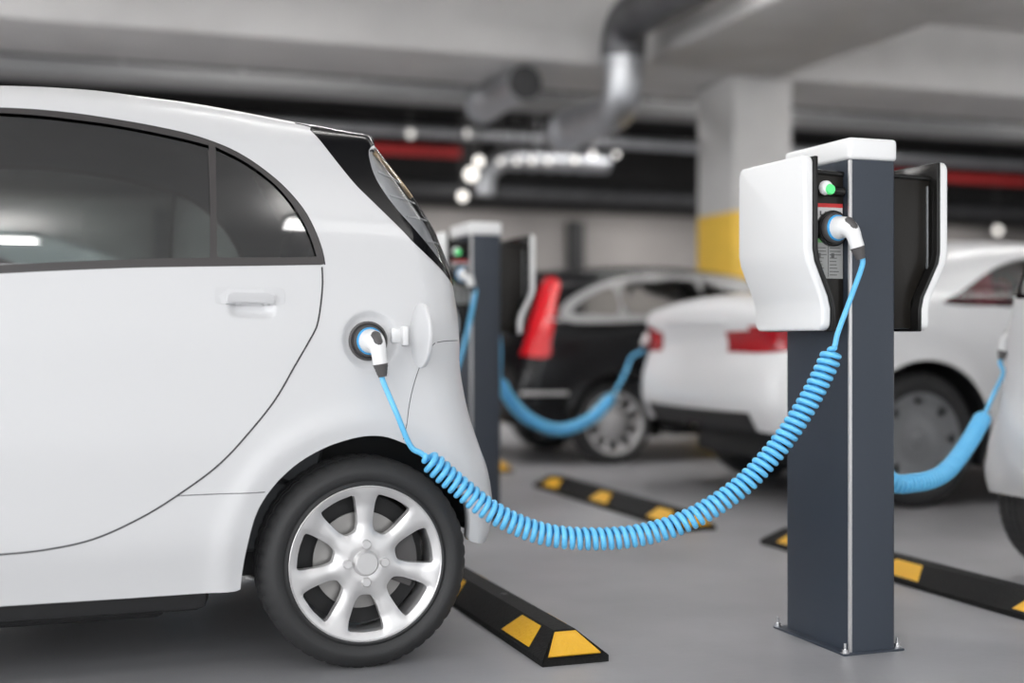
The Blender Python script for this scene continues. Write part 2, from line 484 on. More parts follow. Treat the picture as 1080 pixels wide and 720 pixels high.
    if style != 'slot':
        hd = np.full(len(V), 9.)
        for h in holes: hd = np.minimum(hd, seg_dist(V, h, np.roll(h, -1, 0))[0])
        dish = dish + .006 * np.exp(-(hd / .008) ** 2)                    # rolled edges of the spokes
        dish = dish + .004 * (np.cos(ns * (ang - math.radians(a0))) * -.5 + .5) * np.exp(-((r - .55) / .3) ** 2) * -1
    b = MB(); tv = [b.bm.verts.new((x, d, z)) for (x, z), d in zip(V, dish)]
    for t in T: b.bm.faces.new([tv[i] for i in t])
    bmesh.ops.recalc_face_normals(b.bm, faces=b.bm.faces[:])
    be = [e for e in b.bm.edges if e.is_boundary]
    ext = bmesh.ops.extrude_edge_only(b.bm, edges=be)
    nv = [g for g in ext['geom'] if isinstance(g, bmesh.types.BMVert)]
    for q in nv: q.co.y += .028
    loose = [q for q in b.bm.verts if not q.link_faces]
    bmesh.ops.delete(b.bm, geom=loose, context='VERTS')
    bmesh.ops.recalc_face_normals(b.bm, faces=b.bm.faces[:])
    b.build('rim_spokes', alloy, wh, 50)
    k = rim / .205
    MB().lathe([(0, .001), (.028 * k, .001), (.030 * k, .003), (.034 * k, .010), (.036 * k, .02)], n=24).build('center_cap', alloy, wh, 30)
    for a in (90, 0, -90, 180):
        k = rim / .205 * 1.0
        if style == 'slot': break
        x, z = .050 * k * math.cos(math.radians(a)), .050 * k * math.sin(math.radians(a))
        MB().lathe([(0, .003), (.0105 * k, .003), (.0125 * k, .006), (.013 * k, .017), (.0165 * k, .018), (.017 * k, .022)], (x, 0, z), n=16).build('lug_nut', alloy, wh, 40)
    MB().lathe([(.03, .06), (.075, .058), (.077, .075), (.13 * k, .076), (.13 * k, .084), (.03, .086)], n=64).build('brake_disc', STEEL, wh, 40)
    MB().lathe([(0, .10), (rim - .03, .10), (rim - .03, .12), (0, .12)], n=48).build('brake_shield', DARKM, wh, 40)
    pr = [(.085 * math.cos(t) * k, .085 * math.sin(t) * k) for t in np.linspace(-.75, .75, 8)] + [(.150 * k * math.cos(t), .150 * k * math.sin(t)) for t in np.linspace(.65, -.65, 8)]
    ca, sa = math.cos(.12), math.sin(.12)
    MB().prism([(x * ca - z * sa, x * sa + z * ca) for x, z in pr], 'y', .048, .098, .004).build('brake_caliper', GREY, wh, 40)
    return wh

def plug_meshes(root, o, n, e, s=1., name='plug'):
    """charging plug seated at o, pointing out along n, its handle turning to e. returns the cord's start"""
    o, n, e = Vector(o), Vector(n).normalized(), Vector(e).normalized()
    p = empty(name, (0, 0, 0), 0, root)
    MB().tube([o + n * t for t in (-.004, .0, .012, .016)], [.040 * s, .042 * s, .041 * s, .038 * s], 32).build('plug_collar', GREY, p, 40)
    MB().tube([o + n * t * s for t in (.006, .0175, .021)], [.0365 * s, .0365 * s, .0345 * s], 32).build('plug_ring', BLUER, p, 40)
    path, rad = [], []
    for t in np.linspace(.016, .045, 6): path.append(o + n * t * s); rad.append((.033 - .004 * (t - .016) / .029) * s)
    c0 = o + n * .045 * s
    for t in np.linspace(0, 1, 9)[1:]:
        a = t * math.pi / 2
        path.append(c0 + (n * math.sin(a) * .026 + e * (1 - math.cos(a)) * .030) * s); rad.append((.029 - .009 * t) * s)
    end = path[-1]
    for t in (.012, .022, .030): path.append(end + e * t * s); rad.append(.0195 * s)
    MB().tube(path, rad, 24).build('plug_handle', WHITE, p, 50)
    ax = c0 + n * .016 * s
    MB().tube([ax - e * .022 * s + n * .002 * s, ax - e * .016 * s + n * .006 * s, ax + e * .004 * s + n * .0155 * s, ax + e * .014 * s + n * .0165 * s], [.008 * s, .0135 * s, .0145 * s, .0125 * s], 12).build('release_button', GREY, p, 50)
    q = path[-1]
    rr = []; pp = []
    for k in range(9):
        pp.append(q + e * (k * .0042) * s); rr.append((.0195 - .0011 * k + (.0012 if k % 2 == 0 else 0)) * s)
    MB().tube(pp, rr, 18).build('strain_relief', GREY, p, 30)
    return pp[-1], e

def cord_path(pts, r_coil, pitch, ramp, lead=.0, per=14, n_lead0=None, n_lead1=None):
    """pts: control points; between index n_lead0 and n_lead1 the cord is coiled"""
    P = [Vector(p) for p in smooth_path(pts, 24)]
    i0, i1 = n_lead0 * 24, n_lead1 * 24
    head = P[:i0]; tail = P[i1 + 1:]
    mid = resample(np.array([tuple(p) for p in P[i0:i1 + 1]]), pitch / per)
    out = [tuple(p) for p in head[::3]]
    nv = None; m = len(mid)
    for i in range(m):
        t = Vector(mid[min(i + 1, m - 1)] - mid[max(i - 1, 0)]).normalized()
        if nv is None: nv = t.cross(Vector((0, 1, 0))).normalized()
        nv = (nv - t * nv.dot(t)).normalized(); b = t.cross(nv)
        a = 2 * math.pi * i / per; f = min(1, i / (per * ramp), (m - 1 - i) / (per * ramp))
        p = Vector(mid[i]) + (nv * math.cos(a) + b * math.sin(a)) * r_coil * f
        out.append(tuple(p))
    return out + [tuple(p) for p in tail[::3]]

# ================================================================== STRUCTURE
def struct(o): o['kind'] = 'structure'; return o
ZB, ZC = 3.15, 3.75
struct(MB().box2((-14, -6, -.2), (24, 18.2, 0)).build('floor', FLOORM, None, 0))
struct(MB().box2((-6, -1.5, ZC), (24, 9.76, ZC + .25)).build('ceiling', CONC, None, 0))
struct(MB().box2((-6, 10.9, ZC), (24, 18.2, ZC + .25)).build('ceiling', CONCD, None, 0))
struct(MB().box2((-6, 18.0, 0), (24, 18.25, ZC)).build('wall_back', WALLM, None, 0))
struct(MB().box2((-6.2, 9.75, 0), (-6, 18.2, ZC)).build('wall_left', CONC, None, 0))
struct(MB().box2((24, -1.5, 0), (24.2, 18.2, ZC)).build('wall_right', CONC, None, 0))
struct(MB().box2((-6, 9.75, ZB), (24, 10.95, ZC + .25), .02).build('beam', CONC, None, 30))
struct(MB().box2((4.55, -1.5, ZB), (5.95, 9.75, ZC), .02).build('beam', CONC, None, 30))
cb = struct(MB().box2((5.49, 9.78, 0), (6.08, 10.45, ZB), .025).build('column', CONC, None, 30))
struct(MB().box2((5.485, 9.775, .0), (6.085, 10.455, 1.99), .025).build('column_band', YEL, cb, 30))
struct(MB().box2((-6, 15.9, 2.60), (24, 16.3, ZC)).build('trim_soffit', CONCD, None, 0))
for x in (1.2, 7.25, 13.3):
    struct(MB().box2((x, 17.86, 0), (x + .24, 18.0, 2.65)).build('trim_pilaster', DARKM, None, 0))

# ================================================================== LAMPS
def batten(x, y, z, L, w, label, up=0., wd_=.06, group='linear ceiling lamps'):
    t = empty('ceiling_light', (x, y, z)); tag(t, label, 'lamp', group)
    MB().box2((-L / 2, -wd_, 0), (L / 2, wd_, .07), .03, 4).build('housing', WHITE, t)
    MB().box2((-L / 2 + .02, -wd_ + .01, -.03), (L / 2 - .02, wd_ - .01, .0), .012, 3).build('diffuser', LEDT, t)
    MB().box2((-.015, -.015, .07), (.015, .015, ZC - z)).build('hanger', GALV, t)
    ld = bpy.data.lights.new('tube_light', 'AREA'); ld.shape = 'RECTANGLE'; ld.size = L; ld.size_y = wd_ * 2 - .02; ld.energy = w
    ld.color = (1, .99, .98)
    lo = bpy.data.objects.new('tube_light', ld); COL.objects.link(lo); lo.parent = t; lo.location = (0, 0, -.04)
    if not up: return t
    lu = ld.copy(); lu.energy = up
    l2 = bpy.data.objects.new('tube_light', lu); COL.objects.link(l2); l2.parent = t; l2.location = (0, 0, .085); l2.rotation_euler = (math.pi, 0, 0)  # upward light added to brighten ceiling and beams
LAMPL = 'white linear ceiling lamp hanging under the concrete ceiling'
for y in (.47, 4.4, 7.6):
    for x in (-4.6, -1.6, 1.25, 3.75, 6.95, 9.8) if y > 1.2 else (-4.6, -.84, 1.97, 6.0):
        batten(x, y if x != 1.97 else .95, 3.45, 1.5, LAMP_W if y > 5 else 3, LAMPL, LAMP_UP if y > 5 else 30 if y > 1 else 12, .11 if y < 1.2 else .06)
for x in (-3, 1.5, 6, 10.5):
    batten(x, 11.8, 3.66, 1.5, LAMP_FAR, 'white linear ceiling lamp behind the concrete beam', 0, .06, 'lamps behind the beam')  # added battens, hidden by the beam, to light the back
for x in (-3, -.2, 2.6, 5.4, 8.2, 11, 13.8):
    batten(x, 16.9, 2.95, 1.5, LAMP_WALL, 'white linear lamp washing the back wall behind the dark soffit', 0, .06, 'back wall lamps')  # added battens, hidden by the soffit, to brighten the wall

# ================================================================== NEAR CAR (a small white hatchback)
YS = 3.28                                    # outermost plane of its near side
CARX = 0.0
def P2(px, py, Y): return W(px, py, Y)
HUBX, HUBZ = .768, .280
def near_prof(z):
    zz = np.array([.10, .25, .36, .60, .80, .882, .90, 1.06, 1.10, 1.15, 1.20, 1.30, 1.40, 1.50, 1.60])
    yy = np.array([.075, .045, .012, .0, .006, .008, .011, .035, .047, .063, .080, .1165, .156, .199, .245])
    k = np.linspace(.05, 1.65, 161); v = np.interp(k, zz, yy)
    v = np.convolve(np.pad(v, 3, 'edge'), np.ones(7) / 7, 'valid')
    return np.interp(z, k, v)
def near_plan(x):
    return .055 * np.clip((x - .45) / .75, 0, 2) ** 2 + .07 * np.clip((-1.2 - x) / 1., 0, 2) ** 2
# silhouette over the roof, front to rear: x, z, rim B, rim A
ch = [(-2.30, .30, .10, .15), (-2.36, .50, .12, .25), (-2.30, .70, .15, .35), (-2.10, .88, .18, .35), (-1.75, 1.02, .15, .25), (-1.35, 1.22, .10, .14), (-.95, 1.44, .09, .12), (-.62, 1.535, .10, .13)]
for px, py, Y, B, A in [(-60, 89, 3.62, .10, .14), (0, 90, 3.62, .10, .14), (50, 91.5, 3.62, .10, .14), (100, 95, 3.62, .10, .14), (150, 101, 3.61, .10, .14), (200, 108, 3.61, .10, .14),
                        (250, 117, 3.60, .10, .13), (300, 126.5, 3.58, .09, .12), (333, 133, 3.57, .07, .10), (362, 139, 3.56, .05, .08), (388, 144.5, 3.55, .03, .06), (391.5, 148, 3.55, .02, .05),
                        (391, 157, 3.55, .03, .06), (404, 168, 3.53, .06, .09), (424, 192, 3.52, .08, .12), (442, 217, 3.51, .09, .14), (456, 239, 3.50, .10, .15), (466, 262, 3.49, .11, .16), (475.5, 292, 3.48, .12, .16),
                        (480, 310, 3.46, .12, .16), (484, 335, 3.45, .12, .16), (486, 365, 3.44, .12, .16), (487, 382, 3.43, .12, .16), (491, 405, 3.42, .12, .16), (499, 437, 3.41, .12, .16),
                        (510, 466, 3.40, .12, .16), (520, 492, 3.40, .12, .16), (525, 515, 3.40, .12, .16), (524, 535, 3.41, .10, .15), (519, 553, 3.41, .08, .12), (513, 568, 3.41, .05, .10)]:
    x, z = P2(px, py, Y); ch.append((x, z, B, A))
chs = smooth_path(ch[:8] + [ch[9]] + ch[10:19] + [ch[19]], 6)
chain = np.vstack([smooth_path(ch[:19], 5), smooth_path(ch[19:21], 3), smooth_path(ch[20:], 5)])
hard = [P2(505, 573, 3.36), P2(499, 572, 3.33)]
arc = smooth_path([P2(x, y, 3.30) for x, y in [(499, 572), (499, 548), (495, 528), (485, 511), (468, 494), (443, 475), (413, 462), (392, 459), (370, 462), (340, 472), (310, 490), (285, 515), (268, 545), (258, 590), (255, 625)]], 3)
hard += [tuple(p) for p in arc]
hard += [P2(127, 632, 3.32), P2(0, 640, 3.32), (-.6, .155), (-1.16, .155)]
fx = -1.56
hard += [(fx + .37 * math.cos(a), .285 + .37 * math.sin(a)) for a in np.linspace(-.2, math.pi + .2, 24)]
hard += [(-2.2, .22)]
YG = 3.36
frame_o = [P2(x, y, YG + (283 - y) / 170 * .1) for x, y in [(-60, 113), (0, 114), (40, 116), (80, 120), (120, 126), (160, 133), (200, 142), (232, 153), (256, 165), (280, 182), (300, 200), (318, 222), (329, 243), (336.5, 264), (339.5, 280)]]
frame_b = [P2(x, y, YG) for x, y in [(339.5, 280), (250, 281.5), (150, 283), (60, 286.5), (0, 289.5), (-60, 293)]]
g1_top = [P2(x, y, YG + (283 - y) / 170 * .1) for x, y in [(-60, 118.5), (0, 119.5), (40, 122), (80, 126.5), (120, 132), (160, 139.5), (200, 148.5), (220, 154)]]
g1_bot = [P2(x, y, YG) for x, y in [(220, 272.8), (150, 274), (60, 277.5), (0, 280.5), (-60, 284)]]
g2_top = [P2(x, y, YG + (283 - y) / 170 * .1) for x, y in [(227, 155.5), (250, 167), (270, 180), (290, 197), (305, 215), (318, 236), (326, 255), (331, 272)]]
g2_bot = [P2(x, y, YG) for x, y in [(331, 272.3), (280, 272.4), (227, 272.6)]]
Y1 = P2(-60, 100, 3.4)
frame = np.vstack([[(-.98, 1.29), (-.72, 1.42)], smooth_path(frame_o, 4), smooth_path(frame_b, 2)[1:], [(-.7, 1.045), (-1.2, 1.02), (-1.42, 1.02)]])
bx = P2(-60, 200, 3.42)[0]
glass1 = np.vstack([[(bx + .0, g1_top[0][1])], smooth_path(g1_top, 4), smooth_path(g1_bot, 2)])
glass2 = np.vstack([smooth_path(g2_top, 4), g2_bot[1:]])
glass0 = [(-1.33, 1.045), (-.98, 1.255), (-.74, 1.385), (bx - .10, g1_top[0][1] - .004), (bx - .10, 1.068), (-.8, 1.062)]
pil_l = [P2(x, y, 3.425) for x, y in [(331, 134), (348, 160), (371, 193), (389, 213), (418, 244), (431, 259), (453, 280), (478, 302)]]
pil_r = [P2(x, y, 3.455) for x, y in [(476, 296), (460, 281), (442, 260), (424, 238), (407, 216), (393, 191), (388, 170), (389, 157), (400, 150)]]
pillar = np.vstack([smooth_path(pil_l, 4), [(1.22, pil_l[-1][1]), (1.2, pil_r[0][1] + .005)], smooth_path(pil_r, 4), [P2(410, 140, 3.5), P2(333, 120, 3.5)]])
lamp = np.vstack([smooth_path([P2(x, y, 3.455) for x, y in [(389, 159), (388, 170), (393, 191), (407, 216), (424, 238), (442, 260), (460, 281), (476, 297)]], 4), [P2(490, 296, 3.5), P2(490, 200, 3.5), P2(410, 150, 3.5)]])
seam_pts = [P2(x, y, 3.29) for x, y in [(342, 281), (341.5, 305), (335.5, 341), (327, 358), (310, 387), (290, 421), (262, 456), (230, 490), (190, 520), (150, 545), (100, 568), (50, 579.5), (0, 585), (-60, 589)]]
door_poly = np.vstack([smooth_path(seam_pts, 4), [(bx - .06, .30), (bx - .06, 1.035)], smooth_path(frame_b, 2)[::-1][0:-1] - np.array((0, .002))])
bump_l = [P2(x, y, 3.34) for x, y in [(456, 361.5), (446, 372), (437, 392), (430, 415), (425, 440), (421, 462)]]
bumper = np.vstack([[P2(500, 358.5, 3.44), P2(470, 360, 3.38)], smooth_path(bump_l, 3), [P2(421, 500, 3.3), P2(470, 590, 3.3), P2(540, 590, 3.4), P2(545, 480, 3.4)]])
PORT = np.array(P2(390.5, 358.7, 3.30)); PR = .083
ring_pts = [(PORT[0] + r * math.cos(a), PORT[1] + r * math.sin(a)) for r in (.03, .05, .058, .064, .070, .076, .080, .088, .095) for a in np.linspace(0, 2 * math.pi, 48, endpoint=False)]
def port_dent(x, z):
    r = np.hypot(x - PORT[0], z - PORT[1]); t = np.clip((PR - r) / .028, 0, 1); return .015 * (t * t * (3 - 2 * t))
HC0, HC1 = P2(243, 320, 3.28), P2(290, 333.5, 3.28)
def handle_dent(x, z):
    cx, cz = (HC0[0] + HC1[0]) / 2, (HC0[1] + HC1[1]) / 2 + .004
    dx = np.abs(x - cx) / (abs(HC1[0] - HC0[0]) / 2 + .006); dz = np.abs(z - cz) / (abs(HC1[1] - HC0[1]) / 2 + .010)
    r = (dx ** 5 + dz ** 4) ** .2; t = np.clip((1 - r) / .45, 0, 1); return .016 * (t * t * (3 - 2 * t))
hp = [(x, z) for x in np.linspace(HC0[0] - .01, HC1[0] + .01, 20) for z in np.linspace(HC1[1] - .012, HC0[1] + .012, 12)]
def near_band(x, z, t, u):
    e = .12 < t < .88
    if x < -.98 and 1.05 < z < 1.42 and e: return 'windshield'
    h = '_n' if t < .5 else '_f'
    if x > .9 and .98 < z < 1.375: return 'rear_glass' if .14 < t < .86 else 'lamp' + h
    if x > .9 and 1.375 <= z < 1.41: return 'spoiler_edge'
    if x > .9 and .60 < z <= .84 and .36 < t < .64: return 'plate_recess'
    if x > .8 and z < .865: return 'bumper'
    return 'body'
print('rear x', max(c[0] for c in ch), 'roof z', max(c[1] for c in ch))
sh = CarShell(chain, hard, 1.475, near_prof, near_plan,
              [('glass_rear', glass1), ('glass_quarter', glass2), ('glass_front', glass0), ('frame', frame), ('lamp', lamp), ('pillar', pillar), ('door', door_poly), ('bumper', bumper)],
              step=.024, dents=[(port_dent, ring_pts), (handle_dent, hp)], arch=[(HUBX, HUBZ + .01, .372)], band=near_band)
car = empty('car', (0, YS, 0))
tag(car, 'white compact electric hatchback beside the charging post, blue coiled cable plugged in its rear flank', 'car')
sh.part('body', ['body'], PAINT, car, lip=True)
for sd in (0, 1):
    d = sh.part('rear_door', [('door', sd)], PAINT, car)
    if sd == 0: near_door = d
    sh.part('rear_door_window', [('glass_rear', sd)], GLASS, car, .007)
    sh.part('quarter_window', [('glass_quarter', sd)], GLASS, car, .007)
    sh.part('front_door_window', [('glass_front', sd)], GLASS, car, .007)
    sh.part('window_frame', [('frame', sd)], TRIM, car, -.001)
    # rear lamp: lens over a silver reflector with divider bars
    sfx = 'nf'[sd]
    sh.part('pillar_panel', [('pillar', sd), 'pillar_' + sfx], PIANO, car, -.001)
    l = sh.part('tail_lamp', [('lamp', sd), 'lamp_' + sfx], REFL, car, .014)
    sh.part('lamp_lens', [('lamp', sd), 'lamp_' + sfx], LENS, l, -.001)
sh.part('rear_bumper', ['bumper', 'plate_recess'], PAINT, car)
sh.part('rear_window', ['rear_glass'], GLASSD, car, .004)
sh.part('spoiler_edge', ['spoiler_edge'], PIANO, car, 0)
sh.part('windshield', ['windshield'], GLASSD, car, .004)
lamp0 = [c for c in car.children if c.name.startswith('tail_lamp')][0]
for a, b in [((392, 183), (424, 194)), ((403, 209), (440, 216)), ((419, 231), (452, 234)), ((438, 257), (466, 258))]:
    MB().tube([Vector(sh.at(*P2(a[0] + 2, a[1], 3.48), -.012)), Vector(sh.at(*P2((a[0] + b[0]) / 2, (a[1] + b[1]) / 2, 3.49), -.012)), Vector(sh.at(*P2(b[0] - 6, b[1], 3.5), -.012))], .0028, 8).build('lamp_divider', WHITE, lamp0)
am = sh.line([P2(x, y, 3.5) for x, y in [(391, 163), (403, 174), (417, 190), (431, 210)]], .004, False, -.010)
MB().tube(am, .006, 8).build('amber_reflector', AMBER, lamp0)
# door gap, panel gaps, window mouldings
MB().tube(sh.line(seam_pts, .002), .0022, 8).build('door_seam', SEAM, car)
MB().tube(sh.line([P2(x, y, 3.29) for x, y in [(186, 522.5), (230, 520.5), (279, 518.5)]], .001), .0011, 6).build('panel_seam', SEAM, car)
MB().tube(sh.line(bump_l, .001), .0010, 6).build('panel_seam', SEAM, car)
MB().tube(sh.line([P2(x, y, 3.36) for x, y in [(456, 361), (466, 359.5), (484, 359)]], .001), .0011, 6).build('panel_seam', SEAM, car)
MB().tube(sh.line(frame_o, .003, False, -.001), .0022, 8).build('window_seal', SEAM, car)
MB().tube(sh.line([P2(x, y, YG) for x, y in [(223.5, 155), (223.5, 200), (223.5, 272)]], .003, False, -.003), .0035, 8).build('window_divider', TRIM, car)
MB().tube(sh.line([P2(x, y, 3.48) for x, y in [(314, 127.5), (322, 129.5), (332, 134)]], .001), .0022, 6).build('panel_seam', SEAM, car)
# door handle
hx0, hz1 = P2(228, 302, 3.28); hx1, hz0 = P2(302, 321, 3.28)
def skin_pad(poly, out, name, m, parent, thick=.006, bev=.003):
    q = resample(smooth_path(poly, 6, True), .006, True); b = MB()
    y = sh.field(np.array(q)); yc = []
    A = [b.bm.verts.new((p[0], yy + .006, p[1])) for p, yy in zip(q, y)]
    B = [b.bm.verts.new((p[0], yy - out, p[1])) for p, yy in zip(q, y)]
    n = len(q)
    for i in range(n): b.bm.faces.new((A[i], A[(i + 1) % n], B[(i + 1) % n], B[i]))
    f = b.bm.faces.new(B); bmesh.ops.recalc_face_normals(b.bm, faces=b.bm.faces[:])
    bmesh.ops.bevel(b.bm, geom=[e for e in f.edges], offset=bev, segments=2, affect='EDGES')
    return b.build(name, m, parent, 50)
def rr(x0, x1, z0, z1, r):
    return [(x0 + r, z0), ((x0 + x1) / 2, z0), (x1 - r, z0), (x1, z0 + r), (x1, z1 - r), (x1 - r, z1), ((x0 + x1) / 2, z1), (x0 + r, z1), (x0, z1 - r), (x0, z0 + r)]
plate = skin_pad(rr(hx0, hx1, hz0, hz1, .010), .0015, 'handle_plate', PAINT, near_door, bev=.001)
gx0, gz1 = P2(239, 308, 3.28); gx1, gz0 = P2(292, 321.5, 3.28)
skin_pad(rr(gx0, gx1, gz0, gz1, .009), .012, 'door_handle', PAINT, near_door, bev=.005)
# charging port: socket, hinge and open flap
pc = Vector((PORT[0], sh.field(PORT[None])[0], PORT[1]))
pt = MB().lathe([(.052, .004), (.052, -.008), (.047, -.010), (.044, -.004), (.030, -.004), (0, -.004)], tuple(pc - Vector((.004, 0, .002))), n=48).build('charge_socket', GREY, car)
hx, hz = P2(429, 355.5, 3.30)
hy = sh.field(np.array([[hx, hz]]))[0]
MB().box((hx - .008, hy - .008, hz + .004), (.016, .040, .052), .004).box((hx - .026, hy + .006, hz + .004), (.030, .020, .040), .005).build('flap_hinge', WHITE, car)
fl = MB(); prof_f = [(.084 * math.cos(t) * (1 if abs(math.sin(t)) > .2 else 1.), .084 * math.sin(t)) for t in np.linspace(0, 2 * math.pi, 40, endpoint=False)]
fl.prism(prof_f, 'y', -.006, .006, .004, 3)
bmesh.ops.transform(fl.bm, matrix=Matrix.Translation((hx + .010, hy - .018, hz + .004)) @ Matrix.Rotation(math.radians(-88), 4, 'Z') @ Matrix.Translation((.086, 0, 0)), verts=fl.bm.verts)
flap = fl.build('charge_flap', PAINT, car, 40)
# wheel wells, underside, cabin
for wx in (HUBX, fx):
    for sd in (0, 1):
        y0, y1 = (.02, .36) if sd == 0 else (1.475 - .02, 1.475 - .36)
        b = MB(); rings = []
        for y in (y0 + (.012 if sd == 0 else -.012), y1):
            row = []
            for a in np.linspace(.2 if wx == HUBX else -.2, math.pi + .1, 30):
                x, z = min(1.06, wx + .372 * math.cos(a)), HUBZ + .01 + .368 * math.sin(a)
                yy = y
                if y != y1: yy = float(sh.field(np.array([[x, z]]))[0]) + .04; yy = yy if sd == 0 else 1.475 - yy
                row.append(b.bm.verts.new((x, yy, z)))
            rings.append(row)
        for i in range(29): b.bm.faces.new((rings[0][i], rings[0][i + 1], rings[1][i + 1], rings[1][i]))
        b.bm.faces.new(rings[1])
        b.build('wheel_well', DARKM, car, 40)
MB().box2((fx + .40, .10, .17), (HUBX - .40, 1.375, .27), .03).box2((fx + .5, .25, .13), (HUBX - .5, 1.225, .2), .02).box2((HUBX - .42, .38, .20), (1.02, 1.095, .34), .03).box2((-2.2, .38, .2), (fx + .5, 1.095, .32), .03).build('underbody', DARKM, car)
def seat(x, y0, y1):
    b = MB().box2((x - .5, y0, .30), (x, y1, .50), .05).box((x + .06, (y0 + y1) / 2, .78), (.14, y1 - y0, .62), .05, 2, Matrix.Rotation(.22, 3, 'Y'))
    n = 1 if y1 - y0 < .7 else 2
    for k in range(n):
        yc = y0 + (y1 - y0) * (k + .5) / n; b.box((x + .155, yc, 1.15), (.09, .24, .17), .035, 3, Matrix.Rotation(.2, 3, 'Y'))
    return b.build('rear_seat' if n == 2 else 'front_seat', INTER, car)
seat(.60, .16, 1.31); seat(-.45, .16, .64); seat(-.45, .83, 1.31)
MB().box2((-1.3, .1, .6), (-.95, 1.375, 1.0), .06).build('dashboard', DARKM, car)
# wheels
WOUT = 3.315 - YS
wheel(car, (HUBX, WOUT, HUBZ), R=.281, rim=.205)
ww = wheel(car, (HUBX, 1.475 - WOUT, HUBZ), R=.281, rim=.205, side=1)
wheel(car, (fx, WOUT, HUBZ), R=.281, rim=.205)
wheel(car, (fx, 1.475 - WOUT, HUBZ), R=.281, rim=.205, side=1)
# the same hatchback on the other side of the row, at the picture's right edge
car2 = copy_tree(car)
for ch_ in [c for c in car2.children if c.name.startswith(('charge_flap', 'flap_hinge'))]: bpy.data.objects.remove(ch_)
car2.rotation_euler = (0, 0, math.pi); car2.location = (3.58 + HUBX, 3.95, 0)
tag(car2, 'white compact hatchback cut off by the right edge, only its rounded rear bumper showing', 'car')

# ================================================================== SEDAN
def lin(xs, ys): return lambda v: np.interp(v, xs, ys)
def simple_car(name, chain, hard, width, prof, plan, regions, band, paint, step, mats, arch):
    s_ = CarShell(np.vstack([smooth_path(chain, 4)]), hard, width, prof, plan, regions, step=step, band=band, arch=arch, crown=.05)
    c = empty('car')
    s_.part('body', ['body'], paint, c, lip=True)
    for nm, reg, m, off in mats: s_.part(nm, reg, m, c, off)
    return s_, c
def arch_pts(cx, cz, r): return [(cx + r * math.cos(a), cz + r * math.sin(a)) for a in np.linspace(math.pi + .25, -.25, 24)]
def arch_rev(cx, cz, r): return arch_pts(cx, cz, r)[::-1]
# local x: 0 at the rear face, growing to the front (world +X). The shell wants front -> roof -> rear.
RWX, FWX, SR = .86, 3.55, .352
sd_chain = [(4.50, .28, .12, .2), (4.55, .5, .2, .4), (4.48, .72, .2, .45), (4.1, .92, .2, .3), (3.4, 1.02, .12, .2), (2.95, 1.2, .1, .15), (2.45, 1.37, .1, .15), (1.9, 1.405, .12, .18), (1.4, 1.385, .12, .18),
            (1.0, 1.29, .10, .15), (.70, 1.16, .09, .15), (.50, 1.095, .10, .2), (.25, 1.085, .12, .25), (.08, 1.065, .12, .3), (.02, 1.0, .16, .30), (.05, .86, .2, .28), (.03, .76, .2, .28), (.0, .66, .2, .28), (.0, .52, .18, .26), (.06, .40, .12, .25)]
sd_hard = [(.2, .36), (.45, .32)] + [(RWX + .415 * math.cos(a), SR + .415 * math.sin(a)) for a in np.linspace(math.pi + .1, -.35, 26)] + [(1.6, .19), (2.8, .19)] + [(FWX + .4 * math.cos(a), SR + .4 * math.sin(a)) for a in np.linspace(math.pi + .35, -.3, 24)] + [(4.35, .22)]
sd_win = smooth_path([(1.02, 1.055), (1.15, 1.12), (1.35, 1.22), (1.55, 1.29), (1.9, 1.335), (2.4, 1.31), (2.75, 1.18), (3.05, 1.02), (2.4, 1.02), (1.6, 1.04)], 3, True)
sd_lamp = smooth_path([(-.05, .93), (.18, .935), (.36, .925), (.40, .90), (.2, .83), (-.05, .80)], 3, True)
def sd_band(x, z, t, u):
    if x < .3 and .81 < z < .925 and t < .2: return 'lamp_n'
    if x < .3 and .81 < z < .925 and t > .9: return 'lamp_f'
    if .5 < x < 1.35 and 1.12 < z < 1.375 and .1 < t < .9: return 'rear_glass'
    if 2.5 < x < 3.35 and 1.04 < z < 1.35 and .1 < t < .9: return 'windshield'
    if x < .5 and z < .50: return 'valance'
    return 'body'
sd, sedan = simple_car('sedan', sd_chain, sd_hard, 1.80, lin([.2, .45, .7, .95, 1.05, 1.4], [.05, .01, 0, .015, .05, .26]), lambda x: .05 * np.clip((.9 - x) / .9, 0, 2) ** 2 + .06 * np.clip((x - 3.6) / .9, 0, 2) ** 2,
    [('win', sd_win), ('lamp', sd_lamp)], sd_band, PAINTS, .05,
    [('side_window', [('win', 0)], GLASSD, .006), ('side_window', [('win', 1)], GLASSD, .006), ('tail_lamp', [('lamp', 0), 'lamp_n'], RED, -.004), ('tail_lamp', [('lamp', 1), 'lamp_f'], RED, -.004), ('rear_window', ['rear_glass'], GLASSD, .004),
     ('windshield', ['windshield'], GLASSD, .004), ('rear_valance', ['valance'], DARKM, -.003)], [(RWX, SR, .415), (FWX, SR, .41)])
def fit_out(c, shell, rx, fxx, R, rim, wid, style, alloy, wout=.045, trim_pts=None):
    for x in (rx, fxx):
        wheel(c, (x, wout, R), R=R, rim=rim, w=.2, style=style, alloy=alloy)
        wheel(c, (x, wid - wout, R), R=R, rim=rim, w=.2, style=style, alloy=alloy, side=1)
        for sd_ in (0, 1):
            y0, y1 = (.05, .45) if sd_ == 0 else (wid - .05, wid - .45)
            b = MB(); rg = [[b.bm.verts.new((x + (R + .085) * math.cos(a), y, R + (R + .085) * math.sin(a))) for a in np.linspace(-.3, math.pi - .15, 24)] for y in (y0, y1)]
            for i in range(23): b.bm.faces.new((rg[0][i], rg[0][i + 1], rg[1][i + 1], rg[1][i]))
            b.bm.faces.new(rg[1]); b.build('wheel_well', DARKM, c, 40)
    MB().box2((rx + .5, .12, .18), (fxx - .5, wid - .12, .32), .03).box2((.25, .45, .22), (fxx + .5, wid - .45, .42), .03).build('underbody', DARKM, c)
